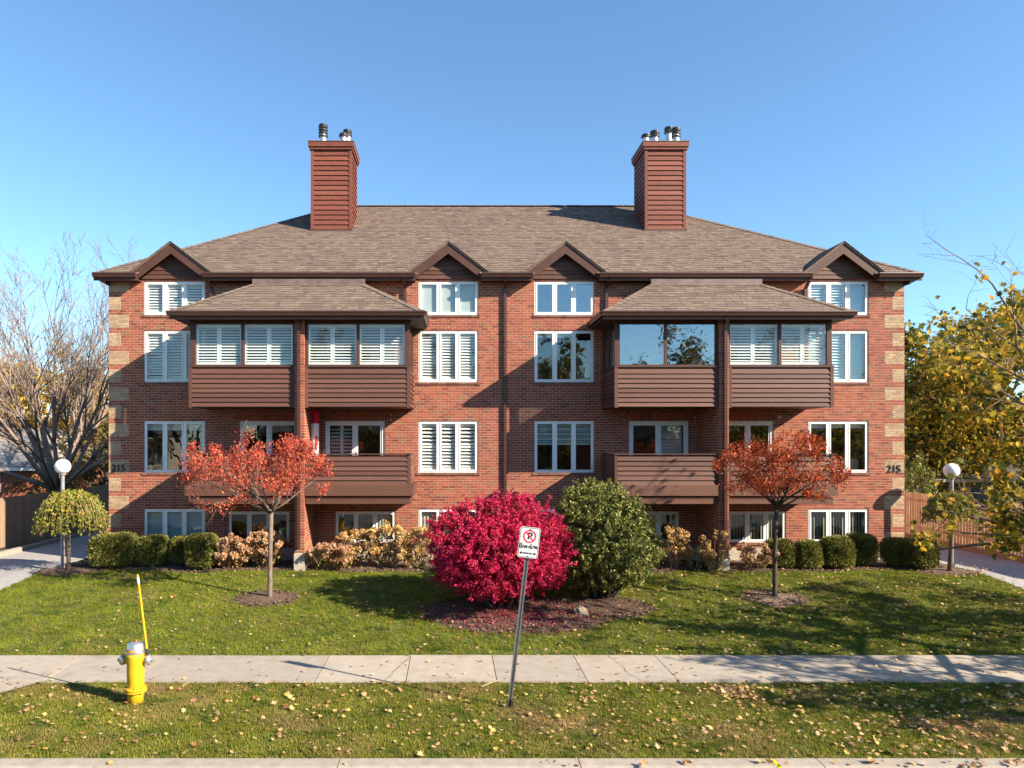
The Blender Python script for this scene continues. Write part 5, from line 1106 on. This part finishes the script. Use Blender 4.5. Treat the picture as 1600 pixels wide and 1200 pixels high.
# ------------------------------------------------------------------ fallen leaves
FL = []
for k in range(4):
    o = quads_mesh('fallen_leaf', lobed(np.zeros((1, 3)), 1.0, 300 + k, 0, 1.0), 16, 'fallen_leaf'); FL.append(o.data); bpy.data.objects.remove(o)
r = np.random.default_rng(66); placed = 0
spots = []
while len(spots) < 290:
    u = r.uniform(-8, 12); y = r.uniform(9.1, 11.85) if r.uniform() < .8 else r.uniform(8.79, 8.90)
    if spots and r.uniform() < .5 and y > 9: q = spots[int(r.integers(0, len(spots)))]; u, y = q[0] + r.normal(0, .16), q[1] + r.normal(0, .10)
    if 8.92 < y < 9.08 or y < 8.78 or y > 11.88: continue
    x = u; px = PX + x / y * F
    if px < 0 or px > 1600 or x < flare(y) + .2: continue
    dens = .40 + .60 * smooth((px - 700) / 700)
    if r.uniform() > dens: continue
    if y < 8.95 and r.uniform() > .12 + .88 * smooth((px - 200) / 700): continue
    spots.append((x, y, px))
for (x, y, px) in spots:
    o = bpy.data.objects.new('fallen_leaf', FL[int(r.integers(0, 4))]); z = (.030 + r.uniform(0, .02)) if y > 9.05 else .022 + r.uniform(0, .04); link(o, None, (x, y, z))
    s = r.uniform(.06, .135) ; o.scale = (s, s, s * r.uniform(.8, 1.8)); o.rotation_euler = (r.normal(0, .3), r.normal(0, .3), r.uniform(0, 6.28))
    if y < 8.95: tag(o, 'dry brown leaf heaped on the edge of the kerb', 'leaf', 'fallen leaves along the kerb')
    elif px > PX + 95: tag(o, 'dry maple leaf on the boulevard grass right of the parking sign', 'leaf', 'fallen leaves right of the sign')
    else: tag(o, 'dry maple leaf on the boulevard grass left of the parking sign', 'leaf', 'fallen leaves left of the sign')
P = []
while len(P) < 4300:
    y = r.uniform(9.1, 20.5); x = r.uniform(-8.5, 15); px = PX + x / y * F
    if 11.9 < y < 13.4 and r.uniform() > .25: continue
    if px < -20 or px > 1620 or r.uniform() > (.16 if y > 13 else .45) + .5 * smooth((px - 600) / 800): continue
    P.append((x, y, (lawn_z(x, y) + .05 if y > 13.4 else (.035 if y < 11.9 else .028)) + r.uniform(0, .015)))
P = np.array(P); V = lobed(P, .068, 67, 0, .8)
tag(quads_mesh('leaf_litter', V, 16, 'fallen_leaf'), 'small dry leaves scattered over lawn and sidewalk', 'leaves', kind='stuff')

# ------------------------------------------------------------------ grass blades, instanced
def tuft(seed, mat):
    r = np.random.default_rng(seed); b = MB()
    for k in range(11):
        a = r.uniform(0, 2 * PI); q = r.uniform(0, .05); x, y = q * math.cos(a * 3), q * math.sin(a * 3); h = r.uniform(.022, .052); w = .0034; l = r.uniform(.2, .9) * h; dx, dy = math.cos(a) * l, math.sin(a) * l; sx_, sy_ = -math.sin(a) * w, math.cos(a) * w
        b.add([(x - sx_, y - sy_, -.005), (x + sx_, y + sy_, -.005), (x + dx * .4 + sx_ * .8, y + dy * .4 + sy_ * .8, h * .6), (x + dx * .4 - sx_ * .8, y + dy * .4 - sy_ * .8, h * .6), (x + dx, y + dy, h)], [(0, 1, 2, 3), (3, 2, 4)])
    me = bpy.data.meshes.new('grass_tuft'); me.from_pydata(np.concatenate(b.v).tolist(), [], b.f); me.materials.append(MATS[mat]); return bpy.data.objects.new('grass_tuft', me)
def grass(name, label, pts, seed, mat):
    me = bpy.data.meshes.new(name); me.vertices.add(len(pts)); me.vertices.foreach_set("co", np.asarray(pts, np.float32).reshape(-1)); me.update()
    o = link(bpy.data.objects.new(name, me)); tag(o, label, 'grass', kind='stuff'); me.materials.append(MATS[mat])
    tf = tuft(seed, mat)
    ng = bpy.data.node_groups.new(name, 'GeometryNodeTree'); ng.interface.new_socket('Geometry', in_out='INPUT', socket_type='NodeSocketGeometry'); ng.interface.new_socket('Geometry', in_out='OUTPUT', socket_type='NodeSocketGeometry')
    N, L = ng.nodes, ng.links; gi, go = N.new('NodeGroupInput'), N.new('NodeGroupOutput'); mp = N.new('GeometryNodeMeshToPoints'); ip = N.new('GeometryNodeInstanceOnPoints'); oi = N.new('GeometryNodeObjectInfo'); oi.inputs[0].default_value = tf
    rv = N.new('FunctionNodeRandomValue'); rv.data_type = 'FLOAT_VECTOR'; rv.inputs[0].default_value = (-.15, -.15, 0); rv.inputs[1].default_value = (.15, .15, 6.28)
    rs_ = N.new('FunctionNodeRandomValue'); rs_.data_type = 'FLOAT'; rs_.inputs[2].default_value = .65; rs_.inputs[3].default_value = 1.25
    L.new(gi.outputs[0], mp.inputs[0]); L.new(mp.outputs[0], ip.inputs['Points']); L.new(oi.outputs['Geometry'], ip.inputs['Instance']); L.new(rv.outputs[0], ip.inputs['Rotation']); L.new(rs_.outputs[1], ip.inputs['Scale']); L.new(ip.outputs[0], go.inputs[0])
    md = o.modifiers.new('blades', 'NODES'); md.node_group = ng
r = np.random.default_rng(31)
n = 24000; x = r.uniform(-8.8, 16.5, n * 2); y = r.uniform(9.04, 11.93, n * 2); ok = (x > [flare(q) for q in y]) & (np.abs(PX + x / y * F - 800) < 860); x, y = x[ok], y[ok]
grass('boulevard_grass', 'short worn grass on the boulevard between kerb and sidewalk', [(a, b_, -.012 + .4 * wav(a, b_)) for a, b_ in zip(x, y)], 1, 'grass_worn')
n = 62000; x = r.uniform(DX0, DX1, n); y = r.uniform(13.37, 19.9, n); ok = np.array([b_ < bed_edge(a) + .04 and not any(((a - q[0]) / q[2]) ** 2 + ((b_ - q[1]) / q[3]) ** 2 < .93 for q in RINGS) for a, b_ in zip(x, y)]) & (np.abs(PX + x / y * F - 800) < 860); x, y = x[ok], y[ok]
grass('lawn_grass', 'mown green grass of the front lawn', [(a, b_, lawn_z(a, b_)) for a, b_ in zip(x, y)], 2, 'grass')
